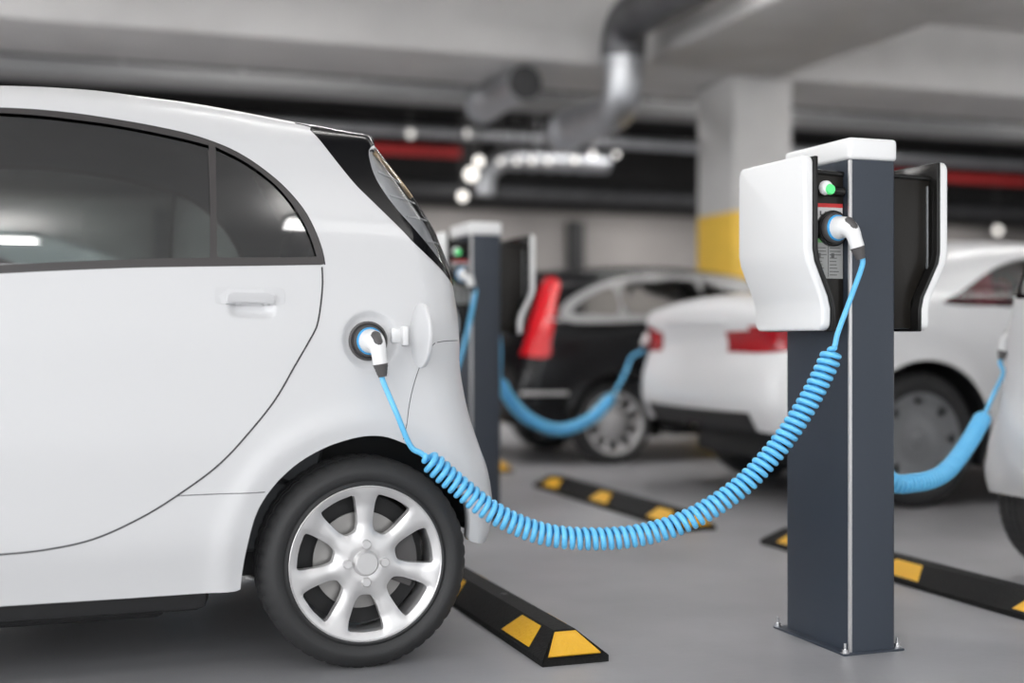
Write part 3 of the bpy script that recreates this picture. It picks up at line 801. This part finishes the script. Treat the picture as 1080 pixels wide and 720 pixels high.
fit_out(sedan, sd, RWX, FWX, SR, .245, 1.80, 'slot', ALLOYD)
REDSEAT = mat('red_seat', (.42, .03, .06), .7)
MB().box((1.44, .90, .80), (.18, 1.5, .92), .06, 2, Matrix.Rotation(-.25, 3, 'Y')).box2((1.42, .2, .3), (1.95, 1.56, .52), .05).build('rear_seat', REDSEAT, sedan)
MB().box((2.45, .5, .74), (.16, .52, .74), .06, 2, Matrix.Rotation(-.25, 3, 'Y')).box((2.33, .5, 1.15), (.1, .28, .2), .05, 3).build('front_seat', REDSEAT, sedan)
MB().box((2.45, 1.26, .74), (.16, .52, .74), .06, 2, Matrix.Rotation(-.25, 3, 'Y')).box((2.33, 1.26, 1.15), (.1, .28, .2), .05, 3).build('front_seat', REDSEAT, sedan)
sdl = [(x, y_, z) for x, y_, z in []]
MB().box2((-.012, .55, .955), (.03, 1.21, .985), .008).build('trunk_trim', PAINTS, sedan)
sedan.location = (3.32, 5.46, 0)
tag(sedan, 'white sedan with red tail lamp behind the near charging post', 'car')
# the neighbour of the near car, seen through its windows
sedan2 = copy_tree(sedan); sedan2.rotation_euler = (0, 0, math.pi); sedan2.location = (1.14, 7.75, 0)
tag(sedan2, 'white sedan seen only through the windows of the near hatchback', 'car')

# ================================================================== BLACK SUV
UR = .287; URX, UFX = .72, 2.72
su_chain = [(3.52, .25, .1, .15), (3.55, .5, .15, .3), (3.5, .75, .15, .3), (3.2, .88, .12, .2), (2.7, .95, .1, .15), (2.3, 1.15, .08, .12), (1.95, 1.31, .08, .12), (1.5, 1.365, .1, .14), (.9, 1.36, .1, .14), (.45, 1.325, .09, .12), (.32, 1.30, .07, .12),
            (.28, 1.24, .10, .14), (.22, 1.1, .12, .16), (.15, .95, .12, .16), (.11, .82, .12, .16), (.05, .68, .12, .18), (.02, .56, .12, .18), (.02, .42, .12, .18), (.06, .28, .08, .12)]
su_hard = [(.2, .25), (.36, .23)] + [(URX + .345 * math.cos(a), UR + .345 * math.sin(a)) for a in np.linspace(math.pi + .1, -.2, 24)] + [(1.3, .2), (2.2, .2)] + [(UFX + .345 * math.cos(a), UR + .345 * math.sin(a)) for a in np.linspace(math.pi + .2, -.2, 24)] + [(3.4, .2)]
YU = 8.13; UX0 = 2.93
def U(px, py, dy=.08):
    x, z = W(px, py, YU + dy); return (x - UX0, z)
su_chrome = smooth_path([U(590, 331), U(594, 323), U(604, 314), U(630, 301), U(663, 292.5), U(727, 288.5), U(790, 292), (1.95, 1.2), (2.35, .98), (1.9, .985), U(720, 337), U(660, 340), U(612, 341), U(595, 338)], 4, True)
su_w1 = smooth_path([U(603, 330), U(613, 319), U(630, 309), U(651, 303), U(652, 331), U(625, 332)], 3, True)
su_w2 = smooth_path([U(660, 301), U(690, 297), U(738, 295.5), U(740, 331), U(700, 331), U(660, 331.5)], 2, True)
su_w3 = smooth_path([U(747, 296), (1.62, 1.235), (1.9, 1.16), (2.2, 1.01), (1.8, 1.01), U(748, 331)], 3, True)
su_lamp = smooth_path([U(580, 292), U(589, 289), U(596, 297), U(590, 315), U(584, 337), U(578, 360), U(577, 375), U(560, 376), (-.1, .85), (0, 1.05)], 3, True)
def su_band(x, z, t, u):
    if x < .35 and 1.0 < z < 1.27 and .14 < t < .86: return 'rear_glass'
    if x > 1.9 and .98 < z < 1.3 and .1 < t < .9: return 'windshield'
    return 'body'
su, suv = simple_car('suv', su_chain, su_hard, 1.5, lin([.2, .4, .7, .92, 1.0, 1.35], [.04, .0, 0, .01, .04, .20]), lambda x: .05 * np.clip((.7 - x) / .7, 0, 2) ** 2 + .06 * np.clip((x - 2.8) / .7, 0, 2) ** 2,
    [('w1', su_w1), ('w2', su_w2), ('w3', su_w3), ('chrome', su_chrome), ('lamp', su_lamp)], su_band, PAINTB, .04,
    [('quarter_window', [('w1', 0)], GLASSL, .004), ('rear_door_window', [('w2', 0)], GLASSL, .004), ('front_door_window', [('w3', 0)], GLASSL, .004),
     ('quarter_window', [('w1', 1)], GLASSL, .004), ('rear_door_window', [('w2', 1)], GLASSL, .004), ('front_door_window', [('w3', 1)], GLASSL, .004),
     ('window_molding', [('chrome', 0)], MOLD, -.003), ('window_molding', [('chrome', 1)], MOLD, -.003), ('tail_lamp', [('lamp', 0)], REDB, -.006), ('tail_lamp', [('lamp', 1)], REDB, -.006), ('rear_window', ['rear_glass'], GLASSL, .003), ('windshield', ['windshield'], GLASSL, .003)], [(URX, UR, .345), (UFX, UR, .345)])
fit_out(suv, su, URX, UFX, UR, .215, 1.5, 'ten', ALLOY, .03)
MB().box((.95, .75, .68), (.16, 1.2, .5), .05, 2, Matrix.Rotation(-.2, 3, 'Y')).box((1.75, .75, .68), (.16, 1.2, .5), .05, 2, Matrix.Rotation(-.2, 3, 'Y')).build('seat_row', INTER, suv)
MB().tube(su.line([U(578, 336), U(586, 337), U(592, 338)], .01), .012, 8).build('chrome_strip', CHROME, suv)
MB().tube(su.line([(.05, .50), (.2, .50), (.36, .50)], .01), .012, 8).build('bumper_strip', ALLOY, suv)
suv.location = (UX0, YU, 0)
tag(suv, 'black SUV with tall red tail lamp parked beyond the white sedan', 'car')

# ================================================================== CHARGERS
def charger():
    """origin: middle of the post's foot. -X side carries the socket panel towards -Y"""
    t = empty('charging_station')
    hw, hd = .076, .165
    prof = []
    r = .012
    for cx, cy, a0 in ((hw - r, hd - r, 0), (-hw + r, hd - r, 90), (-hw + r, -hd + r, 180), (hw - r, -hd + r, 270)):
        prof += [(cx + r * math.cos(math.radians(a0 + k * 22.5)), cy + r * math.sin(math.radians(a0 + k * 22.5))) for k in range(5)]
    MB().prism(prof, 'z', .004, 1.372).build('post', POST, t, 30)
    sx, sy = -1, -1
    MB().prism([(sx * (hw + .0012) , sy * (hd - .008)), (sx * (hw + .0012), sy * (hd + .0012)), (sx * (hw - .008), sy * (hd + .0012)), (sx * (hw - .011), sy * (hd - .004)), (sx * (hw - .006), sy * (hd - .010))], 'z', .004, 1.371, .0022).build('corner_trim', ALLOY, t, 40)
    MB().box2((-hw - .004, -hd - .004, 1.372), (hw + .004, hd + .004, 1.434), .012, 4).build('cap', WHITE, t, 50)
    MB().box2((-hw - .026, -hd - .012, 0), (hw + .020, hd + .03, .006), .001).build('base_plate', POST, t)
    for x, y in ((-hw - .016, -hd - .002), (hw + .012, -hd + .01), (-hw - .016, hd + .02), (hw + .012, hd + .02)):
        MB().lathe([(.0, .034), (.004, .034), (.0045, .02), (.0045, .018), (.009, .0175), (.0095, .010), (.013, .0095), (.013, .006), (0, .006)], (x, y, 0), 'z', 12).build('anchor_bolt', CHROME, t)
    y0, y1 = -hd, .195
    for sx, xo, xb in ((-1, .221, .165), (1, .254, .190)):
        zt, z1, z2, zb = 1.380, 1.100, .978, .897
        def sh_prof(a, b, zt, zb, ro):
            """strip between outer offset a and b (inwards)"""
            o = [(xo - a, zt), (xo - a, z1 + .02), (xo - a - .006, z1 - .012), (xb - a + .008, z2 + .014), (xb - a, z2 - .02), (xb - a, zb)]
            i = [(xo - b, zt), (xo - b, z1 + .02), (xo - b - .006, z1 - .012), (xb - b + .008, z2 + .014), (xb - b, z2 - .02), (xb - b, zb)]
            return [(sx * x, z) for x, z in o] + [(sx * x, z) for x, z in i[::-1]]
        cv = MB().prism(sh_prof(0, .030, zt, zb, 0), 'y', y0, y1)
        es = [e for e in cv.bm.edges if abs(e.verts[0].co.y - e.verts[1].co.y) < 1e-5 and abs(e.verts[0].co.z - e.verts[1].co.z) < 1e-5]
        bmesh.ops.bevel(cv.bm, geom=es, offset=.026, segments=6, profile=.5, affect='EDGES')
        es = [e for e in cv.bm.edges if len(e.link_faces) == 2 and e.calc_face_angle(0) > .9]
        bmesh.ops.bevel(cv.bm, geom=es, offset=.008, segments=3, profile=.5, affect='EDGES')
        cv.build('side_cover', WHITE, t, 40)
        MB().prism(sh_prof(.0295, .042, zt - .004, zb - .002, 0), 'y', y0 - .004, y1 - .01, .003, 2).build('cover_liner', LINER, t, 40)
        ip = [(sx * (xo - .042), 1.335), (sx * (xo - .042), z1 + .01), (sx * (xb - .042), z2), (sx * (xb - .042), zb + .006), (sx * hw, zb + .006), (sx * hw, 1.335)]
        pn = MB().prism(ip, 'y', y0 + .028, y1 - .02, .004).build('socket_panel' if sx < 0 else 'blank_panel', PANEL, t, 40)
        w0, w1 = sorted((sx * (xo - .043), sx * hw))
        MB().tube([(w0 + .002, y0 + .030, 1.337), (w1 - .002, y0 + .030, 1.333)], .008, 12).build('panel_lip', LINER, pn)
        if sx > 0:
            MB().box2((w1 - .012, y0 + .022, 1.03), (w1 - .008, y0 + .03, 1.31), .001).build('panel_strip', ALLOYD, pn)  # pale metal strip imitates a vertical reflection on the panel
    yp = y0 + .028
    px0 = -.221 + .044
    MB().tube([(px0 + .012, yp - .002, 1.286), (-hw - .004, yp - .002, 1.284)], .014, 16).build('handle_bar', LINER, t)
    k = MB().lathe([(0, -.016), (.016, -.015), (.0195, -.010), (.02, .0)], (px0 + .031, yp - .014, 1.291), 'y', 24).build('status_lamp', WHITE, t)
    MB().lathe([(0, -.006), (.0125, -.005), (.015, 0), (.015, .004)], (px0 + .038, yp - .030, 1.286), 'y', 20).build('lamp_glow', GREEN, k)
    # labels
    def label(x0, x1, z0, z1, base, heads, rows, name):
        L = MB().box2((x0, yp - .0015, z0), (x1, yp + .001, z1)).build(name, base, t, 0)
        for a, b, m in heads: MB().box2((x0 + (x1 - x0) * a, yp - .0022, z1 - .011), (x0 + (x1 - x0) * b, yp - .001, z1)).build('label_header', m, L, 0)
        b = MB()
        for u0, u1, v0, v1 in rows: b.box2((x0 + (x1 - x0) * u0, yp - .0021, z0 + (z1 - z0) * v0), (x0 + (x1 - x0) * u1, yp - .001, z0 + (z1 - z0) * v1))
        b.build('label_print', INK, L, 0)
        return L
    label(px0 + .014, px0 + .096, 1.188, 1.250, LABW, [(0, 1, LABR)], [(.30, .95, .60, .64), (.30, .9, .48, .52), (.30, .95, .36, .40), (.3, .8, .24, .28), (.1, .16, .45, .66), (.14, .2, .32, .52)], 'warning_label')
    rows = []
    rnd = random.Random(4)
    for c0, c1 in ((.05, .44), (.53, .95)):
        for r_ in range(9):
            z = .08 + r_ * .085
            rows.append((c0, c0 + (c1 - c0) * rnd.uniform(.5, 1), z, z + .022))
        rows.append((c0 + .05, c0 + .16, .52, .64))
    rows.append((.47, .49, .04, .88))
    lb = label(px0 + .006, px0 + .097, .992 + .05, 1.152, LABG, [(0, .48, LABGR), (.5, 1, LABR)], rows, 'instruction_label')
    # socket
    so = (px0 + .032, yp, 1.187 - .0)
    return t, so
def add_socket(t, o):
    MB().lathe([(.050, .0), (.050, -.010), (.046, -.014), (.040, -.014), (.038, -.004), (0, -.004)], o, 'y', 40).build('socket', LINER, t)
st, _ = charger()
CX, CY = 2.141, 3.195
sxw, szw = W(877, 241, CY - .165 + .028)
SOCK = (sxw - CX, -.165 + .028, szw)
add_socket(st, SOCK)
# far side of the other unit: socket towards +Y
MB().lathe([(.050, .0), (.050, .010), (.046, .014), (.040, .014), (.038, .004), (0, .004)], (.15, .175, 1.18), 'y', 40).build('socket', LINER, st)
st.location = (CX, CY, 0)
tag(st, 'slate charging post with white side covers nearest the camera', 'charging station')
st2 = copy_tree(st); st2.location = (1.93, 5.99, 0)
tag(st2, 'slate charging post with white cap standing behind the near hatchback', 'charging station')

# ================================================================== CHARGING CABLES
def cable(label, e0, e1, ctl, i0, i1, rc, r, pitch, per, n):
    """e0/e1: (origin, n, e) of the plugs; ctl: control points between"""
    t = empty('charging_cable'); tag(t, label, 'charging cable')
    a, ea = plug_meshes(t, *e0); b, eb = plug_meshes(t, *e1)
    pts = [a - ea * .01, a + ea * .014] + [Vector(c) for c in ctl] + [b + eb * .014, b - eb * .01]
    MB().tube(cord_path(pts, rc, pitch, 1.2, per=per, n_lead0=i0, n_lead1=i1), r, n).build('coiled_cord', BLUE, t, 80)
    return t
sock_w = (CX + SOCK[0], CY + SOCK[1] - .010, SOCK[2])
def L(px, py, f):
    """point of the near cable: f from 0 at the car to 1 at the post"""
    return W3(px, py, 3.20 + (2.955 - 3.20) * f)
cable('bright blue coiled charging cable slung from the near post to the near hatchback',
      ((pc.x - .004, YS + pc.y - .004, pc.z - .002), (.10, -1, 0), (.16, -.02, -1)), (sock_w, (.12, -1, 0), (.27, -.10, -.95)),
      [L(418, 435, .0), L(433, 470, .0), L(447, 480, .02), L(480, 509, .07), L(520, 540, .14), L(570, 562, .25), (L(625, 568, .38)), L(680, 563, .5), L(730, 546, .62), L(780, 514, .74), L(820, 472, .84), L(850, 428, .92), L(871, 388, .98), L(880, 366, 1.0), L(884, 350, 1.0), L(898, 312, 1.0)],
      4, 15, .0238, .0074, .0205, 18, 12)
# post to the hatchback at the right edge
def place2(p): return Matrix.Translation(car2.location) @ Matrix.Rotation(math.pi, 4, 'Z') @ Vector(p)
p2 = (3.45, 3.925, .885)
cable('blue coiled charging cable hanging right of the near post towards the right edge',
      ((CX + .15, CY + .175 + .012, 1.18), (0, 1, 0), (.2, 0, -1)), (p2, (-.35, .94, 0), (-.25, .05, -1)),
      [(2.36, 3.42, .80), (2.42, 3.43, .62), W3(935, 503, 3.46), W3(965, 509, 3.5), W3(995, 499, 3.58), W3(1018, 472, 3.68), W3(1038, 437, 3.8), W3(1048, 415, 3.90), W3(1058, 394, 3.97)],
      3, 8, .024, .0085, .0215, 12, 8)
# second post to the sedan
ps = (3.32 + .16, 5.46 + 1.80 - .13, .895)
cable('blue coiled charging cable hanging between the second post and the white sedan',
      ((st2.location.x + .15, st2.location.y + .187, 1.18), (0, 1, 0), (.2, 0, -1)), (ps, (-.75, .66, 0), (-.35, .1, -1)),
      [(2.14, 6.23, .85), W3(528, 400, 6.3), W3(540, 424, 6.4), W3(560, 443, 6.5), W3(590, 453, 6.65), W3(622, 442, 6.85), W3(645, 418, 7.05), W3(658, 396, 7.2), W3(666, 377, 7.28)],
      3, 8, .026, .0105, .028, 10, 8)
# second post to the sedan on its left
cable('blue charging cable dropping from the second post behind the near hatchback',
      ((st2.location.x + SOCK[0], st2.location.y + SOCK[1] - .01, SOCK[2]), (.12, -1, 0), (.3, -.1, -1)), ((.30, 5.96, .93), (.2, -1, 0), (.2, 0, -1)),
      [(1.80, 5.78, .82), (1.72, 5.78, .62), (1.55, 5.78, .42), (1.25, 5.78, .30), (.9, 5.78, .32), (.6, 5.8, .45), (.42, 5.84, .62)],
      3, 8, .026, .0105, .028, 10, 8)

# ================================================================== WHEEL STOPS
def wheel_stop():
    Lh, wb, wt, h = .94, .096, .032, .076
    t = empty('wheel_stop'); b = MB()
    sec = [(-wb, 0), (-wb, .018), (-wt, h), (wt, h), (wb, .018), (wb, 0)]
    ends = [(-Lh, 1, 0), (-Lh + .002, 1, .018)]
    def ring(y, yt):
        return [b.bm.verts.new((x, y if z < .05 else yt, z)) for x, z in sec]
    r0, r1 = ring(-Lh, -Lh + .085), ring(Lh, Lh - .085)
    n = len(sec); b.bm.faces.new(r0[::-1]); b.bm.faces.new(r1)
    for i in range(n): b.bm.faces.new((r0[i], r0[(i + 1) % n], r1[(i + 1) % n], r1[i]))
    bmesh.ops.triangulate(b.bm, faces=[f for f in b.bm.faces if len(f.verts) > 4])
    bmesh.ops.recalc_face_normals(b.bm, faces=b.bm.faces[:])
    b.build('rubber_body', STOPM, t, 20)
    def P(s, y, u):      # point on the slanted long side: s side, u 0 foot .. 1 top
        x = wb + (wt - wb) * u; z = .018 + (h - .018) * u; return Vector((s * (x + .0016), y, z + .0012))
    for s in (-1, 1):
        for yc in (-.70, 0, .70):
            b = MB(); q = [P(s, yc - .115, .12), P(s, yc + .115, .12), P(s, yc + .075, .92), P(s, yc - .075, .92)]
            inn = [v - Vector((s * .004, 0, .003)) for v in q]
            A = [b.bm.verts.new(v) for v in q]; B = [b.bm.verts.new(v) for v in inn]
            b.bm.faces.new(A)
            for i in range(4): b.bm.faces.new((A[i], B[i], B[(i + 1) % 4], A[(i + 1) % 4]))
            bmesh.ops.recalc_face_normals(b.bm, faces=b.bm.faces[:]); b.build('reflector', YELR, t, 0)
    for s in (-1, 1):
        b = MB()
        def E(x, u):
            return Vector((x, s * (Lh - .085 * u + .0012), .018 + (h - .018) * u + .0018))
        q = [E(-.076, .10), E(.076, .10), E(.031, .92), E(-.031, .92)]
        A = [b.bm.verts.new(v) for v in q]; B = [b.bm.verts.new(v - Vector((0, s * .004, .004))) for v in q]
        b.bm.faces.new(A)
        for i in range(4): b.bm.faces.new((A[i], B[i], B[(i + 1) % 4], A[(i + 1) % 4]))
        bmesh.ops.recalc_face_normals(b.bm, faces=b.bm.faces[:]); b.build('end_reflector', YELR, t, 0)
    for y in (-.35, .35):
        MB().lathe([(0, .004), (.011, .003), (.012, 0), (0, -.001)], (0, y, h), 'z', 12).build('bolt_cap', DARKM, t)
    return t
ws = wheel_stop(); ws.location = (1.31, 3.185 + .94, 0)
tag(ws, 'black rubber wheel stop with yellow reflectors against the near hatchback rear tire', 'wheel stop', 'wheel stops along the bays')
for x, y, l in ((2.74, 6.15, 'black and yellow wheel stop on the floor below the hanging cable, before the sedan'), (2.92, 3.86, 'black and yellow wheel stop running behind the near post to the right edge'),
                (2.70, 8.79, 'black and yellow wheel stop by the SUV, its end peeking right of the second post')):
    c = copy_tree(ws); c.location = (x, y, 0); c['label'] = l

# ================================================================== DUCTS AND PIPES
def pipe(name, pts, r, m, label, cat, n=20, group=None, flanges=()):
    t = empty(name); tag(t, label, cat, group)
    MB().tube(pts, r, n).build('pipe_run' if 'pipe' in name else 'duct_run', m, t, 40)
    for p, d in flanges:
        p, d = Vector(p), Vector(d)
        MB().tube([p - d * .025, p + d * .025], r * 1.13, n).build('flange', m, t, 40)
    return t
DX, DY = 4.17, 9.18
def bend(a, c, b, n=8):
    a, c, b = Vector(a), Vector(c), Vector(b); return [a * (1 - t) ** 2 + c * 2 * t * (1 - t) + b * t * t for t in np.linspace(0, 1, n)]
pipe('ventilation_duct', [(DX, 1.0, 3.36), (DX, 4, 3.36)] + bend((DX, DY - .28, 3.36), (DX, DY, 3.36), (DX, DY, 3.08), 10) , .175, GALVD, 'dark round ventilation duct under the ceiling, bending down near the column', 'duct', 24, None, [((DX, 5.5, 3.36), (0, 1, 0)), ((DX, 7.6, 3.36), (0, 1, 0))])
pipe('ventilation_duct', [(DX, DY, 3.075), (DX, DY, 2.98)] + bend((DX, DY, 2.90), (DX, DY, 2.68), (DX, DY + .22, 2.68), 8) + [(DX, 10.5, 2.68)], .155, GALV, 'shiny silver duct elbow dropping from the dark duct', 'duct', 24, None, [((DX, DY, 3.04), (0, 0, 1)), ((DX, 10.3, 2.68), (0, 1, 0))])
pipe('ventilation_duct', [(3.62, 9.9, 2.98), (3.62, 11.05, 2.98)], .145, GALV, 'short silver duct under the beam left of the silver elbow', 'duct', 20, None, [((3.62, 11.0, 2.98), (0, 1, 0))])
MB().tube([(3.62, 9.89, 2.98), (3.62, 9.899, 2.98)], .143, 20).build('duct_mouth', DARKM, bpy.data.objects['ventilation_duct.002'], 40)  # dark disc imitates the shade inside an open duct end
tr = empty('cable_tray'); tag(tr, 'long grey cable tray running behind the concrete beam', 'cable tray')
MB().box2((-6, 11.1, 3.04), (24, 11.5, 3.06)).box2((-6, 11.1, 3.04), (24, 11.12, 3.16)).box2((-6, 11.48, 3.04), (24, 11.5, 3.16)).build('tray_channel', TRAYM, tr, 0)
b = MB()
for k in range(29): b.box2((-5.5 + k, 11.28, 3.06), (-5.48 + k, 11.30, ZC))
b.build('tray_hanger', GALV, tr, 0)
pipe('water_pipe', [(-6, 14.0, 3.22), (24, 14.0, 3.22)], .07, GALV, 'long silver pipe under the dark ceiling, above the red pipe', 'pipe', 16, None, [((x, 14, 3.22), (1, 0, 0)) for x in np.arange(-4.8, 23, 2.4)])
pipe('sprinkler_pipe', [(-6, 14.2, 3.03), (4.4, 14.2, 3.03)], .06, REDP, 'red sprinkler pipe left of the silver fittings', 'pipe', 14, None, [((x, 14.2, 3.03), (1, 0, 0)) for x in (-4, -1, 2, 4.3)])
pipe('sprinkler_pipe', [(7.6, 14.2, 3.03), (24, 14.2, 3.03)], .06, REDP, 'red sprinkler pipe on the right beyond the near post', 'pipe', 14, None, [((x, 14.2, 3.03), (1, 0, 0)) for x in (8, 11, 14, 17)])
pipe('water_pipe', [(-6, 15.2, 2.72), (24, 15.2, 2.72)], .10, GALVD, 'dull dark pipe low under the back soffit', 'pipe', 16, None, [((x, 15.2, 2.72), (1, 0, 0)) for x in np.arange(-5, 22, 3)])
ex, ez = W(512, 168, 13.2); fx2, fz2 = W(640, 178, 13.2)
pipe('water_pipe', bend((ex - .02, 13.2, ez - .38), (ex - .02, 13.2, ez + .02), (ex + .35, 13.2, ez + .02), 8) + [(fx2, 13.2, ez + .02)], .11, GALV, 'bright silver pipe elbow hanging before the back wall', 'pipe', 20, None, [((ex + .35 + k * .2, 13.2, ez + .02), (1, 0, 0)) for k in range(5)])
MB().tube([(ex + .6, 13.2, ez + .1), (ex + .6, 13.2, ZC)], .012, 8).build('pipe_hanger', GALV, bpy.data.objects['water_pipe.002'])
bl = [(488, 207, 13.0, .05), (497, 184, 12.9, .07), (1052, 243, 15.0, .055), (505, 170, 12.9, .05), (433, 141, 13.7, .045), (494, 141, 13.7, .045), (528, 170, 12.9, .035), (545, 170, 12.9, .035), (561, 170, 12.9, .035), (578, 170, 12.9, .035), (606, 169, 12.9, .04), (625, 163, 12.9, .035), (650, 163, 12.9, .03)]  # glowing globes added in place of blurred glints on far fittings
for px, py, y, r in bl:
    x, z = W(px, py, y); t = empty('bulkhead_lamp', (x, y, z)); tag(t, 'small round lamp glowing far back under the dark ceiling', 'lamp', 'small round lamps at the back')
    MB().lathe([(0, -r), (r * .5, -r * .86), (r * .86, -r * .5), (r, 0)], (0, 0, 0), 'y', 20).build('globe', GLINTD if (y == 12.9 and 515 < px) or y == 13.7 else GLINT, t)
    MB().lathe([(r * 1.1, -.005), (r * 1.15, .02), (r * .5, .05), (0, .05)], (0, 0, 0), 'y', 20).build('lamp_base', GREY, t)
    MB().tube([(0, .03, 0), (0, .03, ZC - z)], .01, 8).build('lamp_rod', GREY, t)
